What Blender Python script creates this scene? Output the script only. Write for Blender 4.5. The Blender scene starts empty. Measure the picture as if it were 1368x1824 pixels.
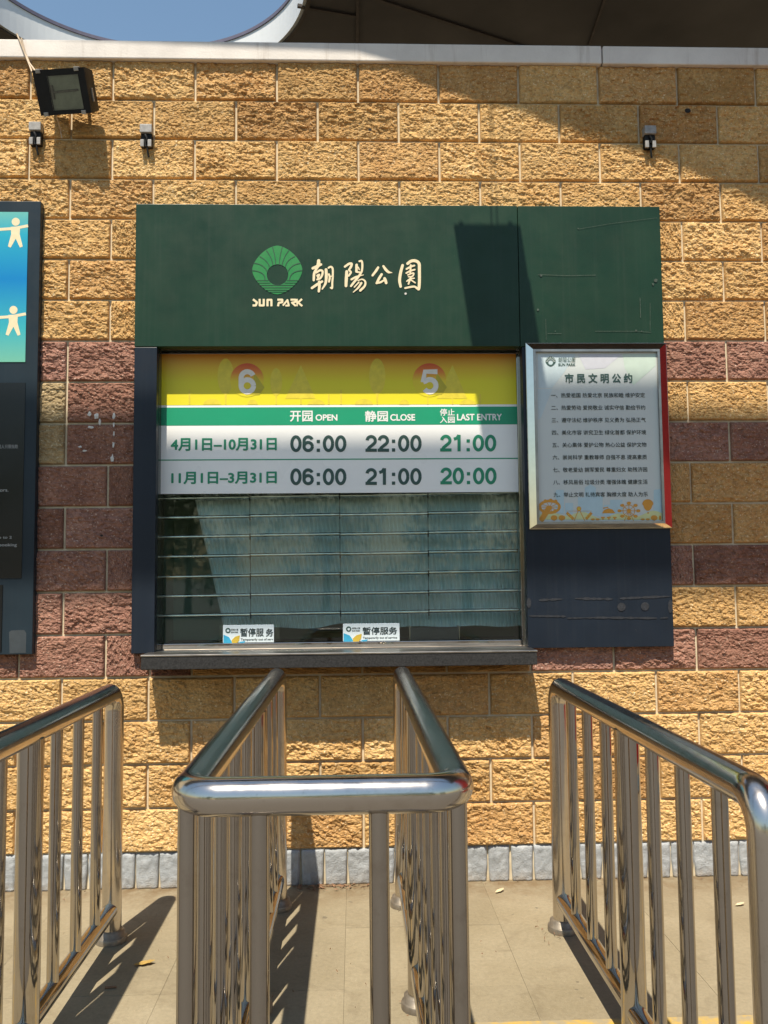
import bpy, bmesh, math, random
import numpy as np
from mathutils import Vector, Matrix, noise

random.seed(7)
scene = bpy.context.scene
COL = scene.collection

# ------------------------------------------------------------------ camera
# wall face is the plane y = 0 (bricks laid on a 0.4 x 0.2 m module), ground z = 0, x to the right
F_PX, W_PX, H_PX = 1560.0, 1368.0, 1824.0
CAM = Vector((1.16464, -4.17685, 1.42409))
PITCH, YAW, ROLL = 0.07231, 0.03468, -0.0096
FWD = Vector((math.sin(YAW)*math.cos(PITCH), math.cos(YAW)*math.cos(PITCH), math.sin(PITCH)))
R0 = Vector((math.cos(YAW), -math.sin(YAW), 0.0))
U0 = R0.cross(FWD)
RGT = math.cos(ROLL)*R0 + math.sin(ROLL)*U0
UPV = -math.sin(ROLL)*R0 + math.cos(ROLL)*U0
cd = bpy.data.cameras.new('camera')
cd.sensor_fit = 'VERTICAL'; cd.sensor_height = 36.0
cd.lens = F_PX/H_PX*36.0
cd.clip_start = 0.05; cd.clip_end = 2000
cam = bpy.data.objects.new('camera', cd); COL.objects.link(cam)
cam.matrix_world = Matrix((( RGT.x, UPV.x, -FWD.x, CAM.x), (RGT.y, UPV.y, -FWD.y, CAM.y),
                           (RGT.z, UPV.z, -FWD.z, CAM.z), (0, 0, 0, 1)))
scene.camera = cam

# ------------------------------------------------------------------ world, sun, exposure
LDIR = Vector((0.133, 0.49, -1.01)).normalized()      # direction the sunlight travels
wd = bpy.data.worlds.new('World'); scene.world = wd; wd.use_nodes = True
nt = wd.node_tree; nt.nodes.clear()
sky = nt.nodes.new('ShaderNodeTexSky'); sky.sky_type = 'NISHITA'; sky.sun_disc = False
sky.sun_elevation = math.asin(-LDIR.z); sky.sun_rotation = math.atan2(-LDIR.x, -LDIR.y)
sky.air_density = 2.0; sky.dust_density = 0.7; sky.ozone_density = 5.0
bg = nt.nodes.new('ShaderNodeBackground'); bg.inputs['Strength'].default_value = 0.090
wo = nt.nodes.new('ShaderNodeOutputWorld')
nt.links.new(sky.outputs[0], bg.inputs[0]); nt.links.new(bg.outputs[0], wo.inputs[0])
sd = bpy.data.lights.new('sun', 'SUN'); sd.energy = 5.0; sd.angle = math.radians(0.53); sd.color = (1.0, 0.91, 0.76)
so = bpy.data.objects.new('sun', sd); COL.objects.link(so)
so.rotation_euler = LDIR.to_track_quat('-Z', 'Y').to_euler(); so.location = (-1, -6, 14)
vs = scene.view_settings
vs.view_transform = 'Standard'; vs.look = 'None'; vs.gamma = 1.0; vs.exposure = 0.50; vs.use_curve_mapping = False
scene.cycles.max_bounces = 8; scene.cycles.glossy_bounces = 6; scene.cycles.transparent_max_bounces = 12
scene.cycles.caustics_reflective = False; scene.cycles.caustics_refractive = False

# ------------------------------------------------------------------ helpers
def ray(u, v): return FWD + RGT*((u-684.0)/F_PX) + UPV*((912.0-v)/F_PX)
def PY(u, v, y=0.0):
    d = ray(u, v); return CAM + d*((y-CAM.y)/d.y)
def PZ(u, v, z=0.0):
    d = ray(u, v); return CAM + d*((z-CAM.z)/d.z)

def tag(o, label=None, cat=None, group=None, kind=None):
    if label: o['label'] = label
    if cat: o['category'] = cat
    if group: o['group'] = group
    if kind: o['kind'] = kind
    return o
def thing(name, loc, label, cat, group=None):
    o = bpy.data.objects.new(name, None); COL.objects.link(o); o.location = loc
    o.empty_display_size = 0.1
    return tag(o, label, cat, group)
def origin(o):
    v = Vector((0, 0, 0))
    while o is not None:
        v = v + Vector(o.location); o = o.parent
    return v
def link(name, me, mat, parent=None, loc=None):
    o = bpy.data.objects.new(name, me); COL.objects.link(o)
    if mat is not None and len(me.materials) == 0: me.materials.append(mat)
    if parent is not None: o.parent = parent
    if loc is not None: o.location = loc
    return o

class MB:
    def __init__(s): s.v = []; s.f = []; s.sm = []
    def add(s, vs, fs, smooth=False):
        n = len(s.v); s.v += [tuple(p) for p in vs]; s.f += [tuple(i+n for i in f) for f in fs]; s.sm += [smooth]*len(fs); return s
    def box(s, x0, x1, y0, y1, z0, z1):
        return s.add([(x0,y0,z0),(x1,y0,z0),(x1,y1,z0),(x0,y1,z0),(x0,y0,z1),(x1,y0,z1),(x1,y1,z1),(x0,y1,z1)],
              [(0,3,2,1),(4,5,6,7),(0,1,5,4),(1,2,6,5),(2,3,7,6),(3,0,4,7)])
    def bbox(s, x0, x1, y0, y1, z0, z1, b=0.003):
        bm = bmesh.new(); bmesh.ops.create_cube(bm, size=1)
        for q in bm.verts: q.co = Vector(((x0+x1)/2+q.co.x*(x1-x0), (y0+y1)/2+q.co.y*(y1-y0), (z0+z1)/2+q.co.z*(z1-z0)))
        bmesh.ops.bevel(bm, geom=list(bm.edges), offset=b, segments=2, affect='EDGES', profile=0.5)
        bm.verts.index_update()
        s.add([q.co[:] for q in bm.verts], [[q.index for q in f.verts] for f in bm.faces]); bm.free(); return s
    def tube(s, pts, r, n=20, caps=True):
        pts = [Vector(p) for p in pts]; N = len(pts)
        rr = r if isinstance(r, (list, tuple)) else [r]*N
        t0 = (pts[1]-pts[0]).normalized()
        up = Vector((0,0,1)) if abs(t0.z) < 0.9 else Vector((1,0,0))
        a = t0.cross(up).normalized()
        vs = []
        for i, p in enumerate(pts):
            if i == 0: t = t0
            elif i == N-1: t = (pts[i]-pts[i-1]).normalized()
            else: t = ((pts[i]-pts[i-1]).normalized()+(pts[i+1]-pts[i]).normalized()).normalized()
            a = (a - t*a.dot(t)).normalized(); b = t.cross(a)
            k = 1.0
            if 0 < i < N-1:
                c = (pts[i]-pts[i-1]).normalized().dot(t); k = 1.0
            for j in range(n):
                w = 2*math.pi*j/n; vs.append(p + (a*math.cos(w)+b*math.sin(w))*rr[i]*k)
        fs = [(i*n+j, i*n+(j+1)%n, (i+1)*n+(j+1)%n, (i+1)*n+j) for i in range(N-1) for j in range(n)]
        s.add(vs, fs, True)
        if caps: s.add(vs[:n], [tuple(range(n-1,-1,-1))]); s.add(vs[-n:], [tuple(range(n))])
        return s
    def build(s, name, mat, parent=None):
        o = origin(parent)
        me = bpy.data.meshes.new(name)
        me.from_pydata([(a-o.x, b-o.y, c-o.z) for a, b, c in s.v], [], s.f)
        me.polygons.foreach_set('use_smooth', s.sm); me.update()
        return link(name, me, mat, parent)

def bend(pts, rad, seg=10):
    """round the inner corners of a polyline"""
    pts = [Vector(p) for p in pts]; out = [pts[0]]
    for i in range(1, len(pts)-1):
        p = pts[i]; d1 = (pts[i-1]-p).normalized(); d2 = (pts[i+1]-p).normalized()
        ang = d1.angle(d2); L = rad/math.tan(ang/2)
        a = p+d1*L; c = p + (d1+d2).normalized()*(rad/math.sin(ang/2))
        b = p+d2*L
        va = a-c; vb = b-c; tot = va.angle(vb); ax = va.cross(vb).normalized()
        for k in range(seg+1): out.append(c + Matrix.Rotation(tot*k/seg, 3, ax) @ va)
    out.append(pts[-1]); return out

class Flat:
    """flat print: shapes given in photograph pixels, laid on the plane y"""
    def __init__(s, y): s.y = y; s.v = []; s.f = []; s.k = 0
    def poly(s, pts, fan=None):
        yy = s.y - s.k*0.000008; s.k += 1
        n = len(s.v); s.v += [PY(u, v, yy) for u, v in pts]
        m = len(pts)
        if fan is not None:
            c = len(s.v); s.v.append(PY(fan[0], fan[1], yy))
            s.f += [(n+i, n+(i+1) % m, c) for i in range(m)]
        else: s.f.append(tuple(range(n, n+m)))
        return s
    def rect(s, u0, v0, u1, v1): return s.poly([(u0,v0),(u1,v0),(u1,v1),(u0,v1)])
    def disc(s, u, v, r, ry=None, n=20):
        ry = ry or r
        return s.poly([(u+r*math.cos(2*math.pi*i/n), v+ry*math.sin(2*math.pi*i/n)) for i in range(n)])
    def ring(s, u, v, r, w, n=28, ry=None):
        ry = ry or r; yy = s.y - s.k*0.000008; s.k += 1; b = len(s.v)
        for i in range(n):
            c, q = math.cos(2*math.pi*i/n), math.sin(2*math.pi*i/n)
            s.v.append(PY(u+(r-w/2)*c, v+(ry-w/2)*q, yy)); s.v.append(PY(u+(r+w/2)*c, v+(ry+w/2)*q, yy))
        s.f += [(b+2*i, b+2*i+1, b+2*((i+1) % n)+1, b+2*((i+1) % n)) for i in range(n)]
        return s
    def line(s, pts, w, round_=True):
        ws = w if isinstance(w, (list, tuple)) else [w]*len(pts)
        for i in range(len(pts)-1):
            (a, b), (c, d) = pts[i], pts[i+1]; L = math.hypot(c-a, d-b) or 1e-6
            nx, ny = -(d-b)/L, (c-a)/L; w0, w1 = ws[i]/2, ws[i+1]/2
            s.poly([(a+nx*w0,b+ny*w0),(c+nx*w1,d+ny*w1),(c-nx*w1,d-ny*w1),(a-nx*w0,b-ny*w0)])
        if round_:
            for (a, b), q in zip(pts, ws):
                if q > 0.3: s.disc(a, b, q/2, n=12)
        return s
    def build(s, name, mat, parent=None):
        m = MB(); m.add(s.v, s.f); return m.build(name, mat, parent)

def text(body, parent, u0, v0, u1, v1, y, mat, bold=0.0, fit='both', name='lettering', shear=0.0):
    """flat printed text fitted to a box of photograph pixels; bold = stroke widening in em"""
    c = bpy.data.curves.new('t', 'FONT'); c.body = body; c.resolution_u = 4; c.shear = shear
    o = bpy.data.objects.new('t', c); COL.objects.link(o)
    me = bpy.data.meshes.new_from_object(o.evaluated_get(bpy.context.evaluated_depsgraph_get()))
    bpy.data.objects.remove(o); bpy.data.curves.remove(c)
    n = len(me.vertices); a = np.empty(n*3, np.float32); me.vertices.foreach_get('co', a); a = a.reshape(-1, 3).copy()
    polys = [tuple(p.vertices) for p in me.polygons]; bpy.data.meshes.remove(me)
    lo = a.min(0); hi = a.max(0)
    um, vm = (u0+u1)/2, (v0+v1)/2
    xa, xb = PY(u0, vm, y).x, PY(u1, vm, y).x; za, zb = PY(um, v1, y).z, PY(um, v0, y).z
    sx = (xb-xa)/(hi[0]-lo[0]+2*bold); sz = (zb-za)/(hi[1]-lo[1]+2*bold) if fit == 'both' else sx
    V = []; Fc = []
    offs = [(0, 0)] if bold == 0 else [(bold*math.cos(k*math.pi/4), bold*math.sin(k*math.pi/4)) for k in range(8)]+[(0, 0)]
    for k, (ox, oz) in enumerate(offs):
        b = k*n
        for p in a:
            x = xa+(p[0]-lo[0]+bold+ox)*sx
            z = za+(p[1]-lo[1]+bold+oz)*sz if fit == 'both' else (za+zb)/2+(p[1]-0.38+oz)*sx
            V.append((x, y-k*0.000008, z))
        Fc += [tuple(i+b for i in f) for f in polys]
    m = MB(); m.add(V, Fc); return m.build(name, mat, parent)

# ------------------------------------------------------------------ materials
class N:
    def __init__(s, name):
        s.m = bpy.data.materials.new(name); s.m.use_nodes = True
        s.t = s.m.node_tree; s.b = s.t.nodes['Principled BSDF']; s.out = s.t.nodes['Material Output']
    def n(s, typ, **kw):
        q = s.t.nodes.new(typ)
        for k, v in kw.items():
            if k in q.inputs: q.inputs[k].default_value = v
            else: setattr(q, k, v)
        return q
    def l(s, a, b): s.t.links.new(a, b)
    def coord(s, rnd=True):
        tc = s.n('ShaderNodeTexCoord'); 
        if not rnd: return tc.outputs['Object']
        oi = s.n('ShaderNodeObjectInfo'); mu = s.n('ShaderNodeMath', operation='MULTIPLY'); mu.inputs[1].default_value = 37.0
        s.l(oi.outputs['Random'], mu.inputs[0])
        va = s.n('ShaderNodeVectorMath', operation='ADD'); s.l(tc.outputs['Object'], va.inputs[0]); s.l(mu.outputs[0], va.inputs[1])
        s.rand = oi.outputs['Random']; return va.outputs[0]
    def noise(s, co, scale, detail=4, rough=0.6, dist=0.0):
        q = s.n('ShaderNodeTexNoise'); q.inputs['Scale'].default_value = scale; q.inputs['Detail'].default_value = detail
        q.inputs['Roughness'].default_value = rough; q.inputs['Distortion'].default_value = dist; s.l(co, q.inputs['Vector']); return q.outputs['Fac']
    def ramp(s, fac, stops):
        q = s.n('ShaderNodeValToRGB'); e = q.color_ramp.elements
        while len(e) < len(stops): e.new(0.5)
        for el, (p, c) in zip(e, stops): el.position = p; el.color = (c, c, c, 1) if not hasattr(c, '__len__') else (*c, 1)
        s.l(fac, q.inputs[0]); return q.outputs[0]
    def mix(s, a, b, fac, mode='MIX'):
        q = s.n('ShaderNodeMix', data_type='RGBA', blend_type=mode)
        for sock, val in ((q.inputs[0], fac), (q.inputs[6], a), (q.inputs[7], b)):
            if hasattr(val, 'is_output'): s.l(val, sock)
            else: sock.default_value = val if not hasattr(val, '__len__') else (*val, 1)
        return q.outputs[2]
    def bump(s, h, strength=0.3, dist=0.002):
        q = s.n('ShaderNodeBump'); q.inputs['Strength'].default_value = strength; q.inputs['Distance'].default_value = dist
        s.l(h, q.inputs['Height']); s.l(q.outputs[0], s.b.inputs['Normal'])
    def setb(s, **kw):
        for k, v in kw.items():
            k = k.replace('_', ' ')
            s.b.inputs[k].default_value = (*v, 1) if hasattr(v, '__len__') and len(v) == 3 else v
        return s

def plain(name, col, rough=0.5, metal=0.0, var=0.12, scale=30, spec=0.5):
    s = N(name); co = s.coord(False); f = s.noise(co, scale, 4)
    k = s.ramp(f, [(0.3, 1-var), (0.7, 1+var*0.6)])
    s.l(s.mix(col, k, 1.0, 'MULTIPLY'), s.b.inputs['Base Color'])
    r = s.ramp(s.noise(co, scale*0.35, 3), [(0.3, max(0.02, rough*0.8)), (0.75, min(1, rough*1.25))])
    s.l(r, s.b.inputs['Roughness']); s.setb(Metallic=metal); s.b.inputs['Specular IOR Level'].default_value = spec
    return s.m

def m_brick(name, col, dark, light):
    s = N(name); co = s.coord()
    big = s.ramp(s.noise(co, 7, 3, 0.5), [(0.3, 0.0), (0.7, 1.0)])
    c = s.mix(dark, col, big)
    med = s.ramp(s.noise(co, 55, 4, 0.65), [(0.30, 0.66), (0.55, 1.0), (0.75, 1.18)])
    c = s.mix(c, med, 1.0, 'MULTIPLY')
    sp = s.ramp(s.noise(co, 120, 2, 0.5), [(0.62, 0.0), (0.70, 0.9)])
    c = s.mix(c, light, sp)
    ds = s.ramp(s.noise(co, 95, 3, 0.6), [(0.30, 0.8), (0.39, 0.0)])
    c = s.mix(c, (dark[0]*0.55, dark[1]*0.46, dark[2]*0.42), ds)
    tint = s.ramp(s.rand, [(0.0, (0.78, 0.74, 0.70)), (0.35, (0.96, 0.94, 0.92)), (0.7, (1.0, 1.0, 1.0)), (1.0, (1.10, 1.12, 1.16))])
    c = s.mix(c, tint, 1.0, 'MULTIPLY')
    s.l(c, s.b.inputs['Base Color'])
    s.setb(Roughness=0.88); s.b.inputs['Specular IOR Level'].default_value = 0.25
    s.bump(s.noise(co, 190, 5, 0.75), 0.65, 0.004); return s.m

M = {}
M['yellow'] = m_brick('brick_yellow', (0.68, 0.445, 0.190), (0.58, 0.345, 0.130), (0.85, 0.71, 0.47))
M['red'] = m_brick('brick_red', (0.37, 0.195, 0.138), (0.26, 0.128, 0.094), (0.58, 0.42, 0.33))
M['tan'] = m_brick('brick_tan', (0.61, 0.375, 0.155), (0.50, 0.280, 0.105), (0.80, 0.64, 0.42))
M['pale'] = m_brick('brick_pale', (0.50, 0.38, 0.21), (0.38, 0.28, 0.15), (0.7, 0.6, 0.42))

s = N('mortar'); co = s.coord(False)
c = s.mix((0.56, 0.46, 0.31), (0.74, 0.64, 0.46), s.ramp(s.noise(co, 18, 5), [(0.3, 0.0), (0.7, 1.0)]))
s.l(c, s.b.inputs['Base Color']); s.setb(Roughness=0.9); s.bump(s.noise(co, 250, 4), 0.4, 0.002); M['mortar'] = s.m

s = N('plinth_granite'); co = s.coord()
c = s.mix((0.31, 0.33, 0.345), (0.45, 0.47, 0.485), s.ramp(s.noise(co, 22, 5), [(0.3, 0.0), (0.7, 1.0)]))
c = s.mix(c, (0.20, 0.20, 0.21), s.ramp(s.noise(co, 260, 2), [(0.60, 0.0), (0.70, 0.55)]))
tc = s.n('ShaderNodeTexCoord'); sp = s.n('ShaderNodeSeparateXYZ'); s.l(tc.outputs['Object'], sp.inputs[0])
dirt = s.ramp(sp.outputs['Z'], [(0.0, 0.55), (0.055, 0.0)])
c = s.mix(c, (0.40, 0.31, 0.20), s.mix(dirt, s.ramp(s.noise(co, 30, 4), [(0.35, 0.1), (0.65, 1.0)]), 1.0, 'MULTIPLY'))
s.l(c, s.b.inputs['Base Color']); s.setb(Roughness=0.8); s.bump(s.noise(co, 140, 6, 0.7), 0.9, 0.006); M['granite'] = s.m

s = N('coping_concrete'); co = s.coord(False)
c = s.mix((0.66, 0.61, 0.57), (0.82, 0.77, 0.72), s.ramp(s.noise(co, 5, 6), [(0.3, 0.0), (0.7, 1.0)]))
mp = s.n('ShaderNodeMapping'); mp.inputs['Scale'].default_value = (9, 9, 0.8); s.l(co, mp.inputs[0])
c = s.mix(c, (0.33, 0.26, 0.21), s.ramp(s.noise(mp.outputs[0], 1.6, 5, 0.7), [(0.56, 0.0), (0.75, 0.55)]))
s.l(c, s.b.inputs['Base Color']); s.setb(Roughness=0.85); s.bump(s.noise(co, 90, 5), 0.35, 0.003); M['coping'] = s.m

def m_pave(name, a, b):
    s = N(name); co = s.coord()
    gm = s.n('ShaderNodeNewGeometry'); P = gm.outputs['Position']
    c = s.mix(a, b, s.ramp(s.noise(P, 2.2, 6, 0.6), [(0.3, 0.0), (0.7, 1.0)]))
    c = s.mix(c, s.ramp(s.noise(P, 60, 4, 0.7), [(0.3, 0.86), (0.7, 1.08)]), 1.0, 'MULTIPLY')
    c = s.mix(c, (0.13, 0.105, 0.075), s.ramp(s.noise(P, 230, 2), [(0.62, 0.0), (0.70, 0.5)]))
    c = s.mix(c, (0.55, 0.50, 0.40), s.ramp(s.noise(P, 310, 2), [(0.66, 0.0), (0.72, 0.6)]))
    c = s.mix(c, (0.17, 0.135, 0.085), s.ramp(s.noise(P, 6.5, 5, 0.65, 1.2), [(0.54, 0.0), (0.74, 0.55)]))
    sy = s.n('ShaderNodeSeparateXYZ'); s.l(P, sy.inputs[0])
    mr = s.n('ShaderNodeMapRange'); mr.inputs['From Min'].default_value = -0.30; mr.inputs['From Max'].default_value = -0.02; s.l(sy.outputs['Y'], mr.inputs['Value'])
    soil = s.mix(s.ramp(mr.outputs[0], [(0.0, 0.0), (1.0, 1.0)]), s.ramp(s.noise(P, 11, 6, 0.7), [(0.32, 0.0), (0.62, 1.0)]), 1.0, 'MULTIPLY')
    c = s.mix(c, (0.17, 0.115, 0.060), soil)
    c = s.mix(c, (0.085, 0.075, 0.06), s.ramp(s.noise(P, 19, 2, 0.4), [(0.735, 0.0), (0.76, 0.55)]))
    c = s.mix(c, s.ramp(s.rand, [(0, 0.93), (1, 1.05)]), 1.0, 'MULTIPLY')
    s.l(c, s.b.inputs['Base Color']); s.setb(Roughness=0.85)
    s.b.inputs['Specular IOR Level'].default_value = 0.3
    s.bump(s.noise(P, 200, 4), 0.35, 0.002); return s.m
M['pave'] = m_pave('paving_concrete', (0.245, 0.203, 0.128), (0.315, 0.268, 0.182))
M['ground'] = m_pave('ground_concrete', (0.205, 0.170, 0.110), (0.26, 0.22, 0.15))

s = N('worn_yellow_paint'); gm = s.n('ShaderNodeNewGeometry')
c = s.mix((0.52, 0.33, 0.05), (0.30, 0.255, 0.17), s.ramp(s.noise(gm.outputs['Position'], 14, 6, 0.7), [(0.36, 0.0), (0.55, 0.95)]))
s.l(c, s.b.inputs['Base Color']); s.setb(Roughness=0.8); M['yline'] = s.m

def m_panel(name, col, dust, rough=0.38):
    s = N(name); co = s.coord(False)
    c = s.mix(tuple(x*0.85 for x in col), tuple(x*1.15 for x in col), s.ramp(s.noise(co, 3.0, 5), [(0.3, 0.0), (0.7, 1.0)]))
    mp = s.n('ShaderNodeMapping'); mp.inputs['Scale'].default_value = (60, 8, 1.2); s.l(co, mp.inputs[0])
    c = s.mix(c, dust, s.ramp(s.noise(mp.outputs[0], 1.0, 4, 0.7), [(0.5, 0.0), (0.95, 0.28)]))
    mp2 = s.n('ShaderNodeMapping'); mp2.inputs['Scale'].default_value = (1.0, 8, 45); mp2.inputs['Rotation'].default_value = (0, 0.06, 0); s.l(co, mp2.inputs[0])
    scr = s.ramp(s.noise(mp2.outputs[0], 2.0, 6, 0.72, 0.3), [(0.745, 0.0), (0.80, 0.45)])
    c = s.mix(c, (0.36, 0.36, 0.30), scr)
    c = s.mix(c, (0.30, 0.26, 0.20), s.ramp(s.noise(co, 26, 5, 0.75), [(0.73, 0.0), (0.80, 0.5)]))
    s.l(c, s.b.inputs['Base Color'])
    r = s.ramp(s.noise(co, 9, 5), [(0.3, rough*0.85), (0.7, rough*1.3)]); s.l(r, s.b.inputs['Roughness'])
    s.b.inputs['Specular IOR Level'].default_value = 0.28
    s.bump(s.noise(co, 2.2, 2), 0.12, 0.01); return s.m
M['green'] = m_panel('panel_green', (0.010, 0.037, 0.020), (0.05, 0.065, 0.052))
M['navy'] = m_panel('panel_navy', (0.011, 0.017, 0.028), (0.04, 0.044, 0.048))
M['slate'] = m_panel('panel_slate', (0.015, 0.026, 0.036), (0.045, 0.05, 0.055))

def m_steel(name, r0, r1, k=1.0):
    s = N(name); co = s.coord()
    s.setb(Metallic=1.0)
    mp = s.n('ShaderNodeMapping'); mp.inputs['Scale'].default_value = (1, 1, 0.25); s.l(co, mp.inputs[0])
    smear = s.noise(mp.outputs[0], 14, 6, 0.7)
    r = s.ramp(smear, [(0.3, r0), (0.62, r1), (0.85, r1*1.6)]); s.l(r, s.b.inputs['Roughness'])
    c = s.mix((0.55*k, 0.505*k, 0.455*k), (0.36*k, 0.305*k, 0.245*k), s.ramp(s.noise(co, 16, 6, 0.72), [(0.55, 0.0), (0.85, 0.75)]))
    c = s.mix(c, (0.30, 0.26, 0.21), s.ramp(s.noise(co, 95, 3, 0.6), [(0.66, 0.0), (0.76, 0.5)]))
    s.l(c, s.b.inputs['Base Color'])
    s.bump(s.noise(co, 12, 3), 0.03, 0.01); return s.m
M['steel'] = m_steel('stainless', 0.035, 0.075, 0.80); M['rail'] = m_steel('stainless_rail', 0.12, 0.20, 1.05)
M['steel_bright'] = plain('mirror_steel', (0.74, 0.73, 0.71), 0.06, 1.0, 0.05)
M['steel_dull'] = plain('dull_steel', (0.42, 0.39, 0.36), 0.32, 1.0, 0.25, 14)
M['flange'] = plain('dusty_steel', (0.26, 0.225, 0.18), 0.5, 0.6, 0.3, 30)
M['rod'] = plain('grille_steel', (0.72, 0.72, 0.69), 0.22, 1.0, 0.15, 30)
M['sill'] = plain('sill_stone', (0.035, 0.034, 0.034), 0.5, 0.0, 0.6, 120, 0.3)
M['black'] = plain('black_enamel', (0.010, 0.011, 0.012), 0.55, 0.0, 0.3, 25, 0.25)
M['blackgloss'] = plain('black_acrylic', (0.006, 0.007, 0.008), 0.22, 0.0, 0.1, 6)
M['clip'] = plain('grey_clip', (0.35, 0.34, 0.32), 0.45, 0.3, 0.2, 60)
M['capgrey'] = plain('grey_cap', (0.33, 0.32, 0.31), 0.55, 0.0, 0.25, 60)
M['reflector'] = plain('lamp_reflector', (0.58, 0.60, 0.55), 0.5, 0.0, 0.2, 20)
M['cord'] = plain('pale_cord', (0.60, 0.47, 0.34), 0.6, 0.0, 0.2, 40)
M['hole'] = plain('dark_hole', (0.01, 0.008, 0.006), 0.9)
M['soffit'] = plain('soffit_brown', (0.058, 0.052, 0.051), 0.6, 0.0, 0.25, 2)
M['seam'] = plain('soffit_seam', (0.045, 0.033, 0.028), 0.6)
M['rim'] = plain('white_rim', (0.72, 0.74, 0.75), 0.45, 0.0, 0.06, 3)
M['rimtrim'] = plain('rim_trim', (0.13, 0.12, 0.17), 0.5)
M['concrete'] = plain('grey_concrete', (0.35, 0.34, 0.32), 0.8, 0.0, 0.2, 5)
M['white'] = plain('print_white', (0.80, 0.79, 0.76), 0.45, 0, 0.03, 8)
M['signwhite'] = plain('board_white', (0.93, 0.92, 0.89), 0.30, 0, 0.03, 6)
M['signgreen'] = plain('board_green', (0.010, 0.30, 0.150), 0.38, 0, 0.05, 6)
M['txtgreen'] = plain('ink_green', (0.016, 0.26, 0.135), 0.5, 0, 0.04)
M['txtdark'] = plain('ink_dark_green', (0.035, 0.085, 0.070), 0.5, 0, 0.05)
M['ink'] = plain('ink_black', (0.020, 0.035, 0.032), 0.5, 0, 0.05)
M['cream'] = plain('ink_cream', (0.80, 0.68, 0.44), 0.5, 0, 0.08, 60)
M['logogreen'] = plain('ink_logo_green', (0.008, 0.200, 0.042), 0.5, 0, 0.08, 40)
M['logoline'] = plain('ink_logo_line', (0.020, 0.075, 0.036), 0.45, 0, 0.08, 40)
M['greytext'] = plain('ink_grey', (0.36, 0.36, 0.35), 0.6)
M['orange'] = plain('ink_orange', (0.66, 0.30, 0.035), 0.5, 0, 0.06)
M['amber'] = plain('ink_amber', (0.70, 0.48, 0.06), 0.5, 0, 0.06)
M['lime'] = plain('ink_lime', (0.66, 0.68, 0.34), 0.5, 0, 0.08)
M['skyprint'] = plain('ink_pale_blue', (0.46, 0.62, 0.68), 0.5, 0, 0.05)
M['skypale'] = plain('ink_faint_blue', (0.53, 0.63, 0.66), 0.5, 0, 0.04)
M['lilac'] = plain('ink_lilac', (0.57, 0.58, 0.63), 0.5, 0, 0.05)
M['mint'] = plain('ink_mint', (0.55, 0.66, 0.57), 0.5, 0, 0.05)
M['poster'] = plain('poster_paper', (0.60, 0.64, 0.62), 0.4, 0, 0.03, 3)
M['cardblue'] = plain('ink_cyan', (0.05, 0.42, 0.66), 0.5)
M['cardpaper'] = plain('card_paper', (0.84, 0.92, 0.93), 0.4, 0, 0.03)
M['ghost'] = plain('ink_pale_yellow', (0.78, 0.72, 0.22), 0.4)
M['digit'] = plain('ink_warm_white', (0.86, 0.82, 0.74), 0.4)
M['dropshade'] = plain('ink_olive', (0.52, 0.43, 0.025), 0.4)
M['leaf'] = plain('dry_leaf', (0.42, 0.27, 0.07), 0.7, 0, 0.3, 60)
M['leafpale'] = plain('dry_leaf_pale', (0.60, 0.50, 0.32), 0.7, 0, 0.3, 60)
M['litter'] = plain('leaf_litter', (0.24, 0.13, 0.07), 0.8, 0, 0.4, 60)
M['room'] = plain('booth_wall', (0.40, 0.52, 0.42), 0.8, 0, 0.1, 4)
M['redcloth'] = plain('red_banner_cloth', (0.52, 0.02, 0.02), 0.6, 0, 0.06)
M['scratch'] = plain('worn_paint', (0.055, 0.080, 0.060), 0.6, 0, 0.6, 90)
M['bark'] = plain('bark', (0.10, 0.075, 0.05), 0.9, 0, 0.4, 20)
M['smudge'] = plain('grey_smudge', (0.040, 0.050, 0.058), 0.6, 0, 0.2, 20)
M['rust'] = plain('adhesive_trace', (0.021, 0.024, 0.031), 0.7, 0, 0.5, 60)
M['bird'] = plain('white_dropping', (0.62, 0.60, 0.56), 0.8, 0, 0.1)

def m_grad(name, stops, z0, z1, rough=0.4):
    s = N(name); gm = s.n('ShaderNodeNewGeometry'); sp = s.n('ShaderNodeSeparateXYZ'); s.l(gm.outputs['Position'], sp.inputs[0])
    mr = s.n('ShaderNodeMapRange'); mr.inputs['From Min'].default_value = z0; mr.inputs['From Max'].default_value = z1
    s.l(sp.outputs['Z'], mr.inputs['Value'])
    s.l(s.ramp(mr.outputs[0], stops), s.b.inputs['Base Color']); s.setb(Roughness=rough); return s.m

s = N('window_glass')
s.t.nodes.remove(s.b)
tr = s.n('ShaderNodeBsdfTransparent'); tr.inputs[0].default_value = (0.94, 0.985, 0.955, 1)
gl = s.n('ShaderNodeBsdfGlossy'); gl.inputs['Roughness'].default_value = 0.02
fr = s.n('ShaderNodeFresnel'); fr.inputs['IOR'].default_value = 1.5
ms = s.n('ShaderNodeMixShader'); s.l(fr.outputs[0], ms.inputs[0]); s.l(tr.outputs[0], ms.inputs[1]); s.l(gl.outputs[0], ms.inputs[2])
s.l(ms.outputs[0], s.out.inputs['Surface']); M['glass'] = s.m

s = N('curtain_film'); co = s.coord(False)
c = s.mix((0.70, 0.88, 0.92), (0.84, 0.95, 0.97), s.ramp(s.noise(co, 5, 5), [(0.3, 0.0), (0.7, 1.0)]))
s.l(c, s.b.inputs['Base Color']); s.setb(Roughness=0.3); M['curtain'] = s.m

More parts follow.
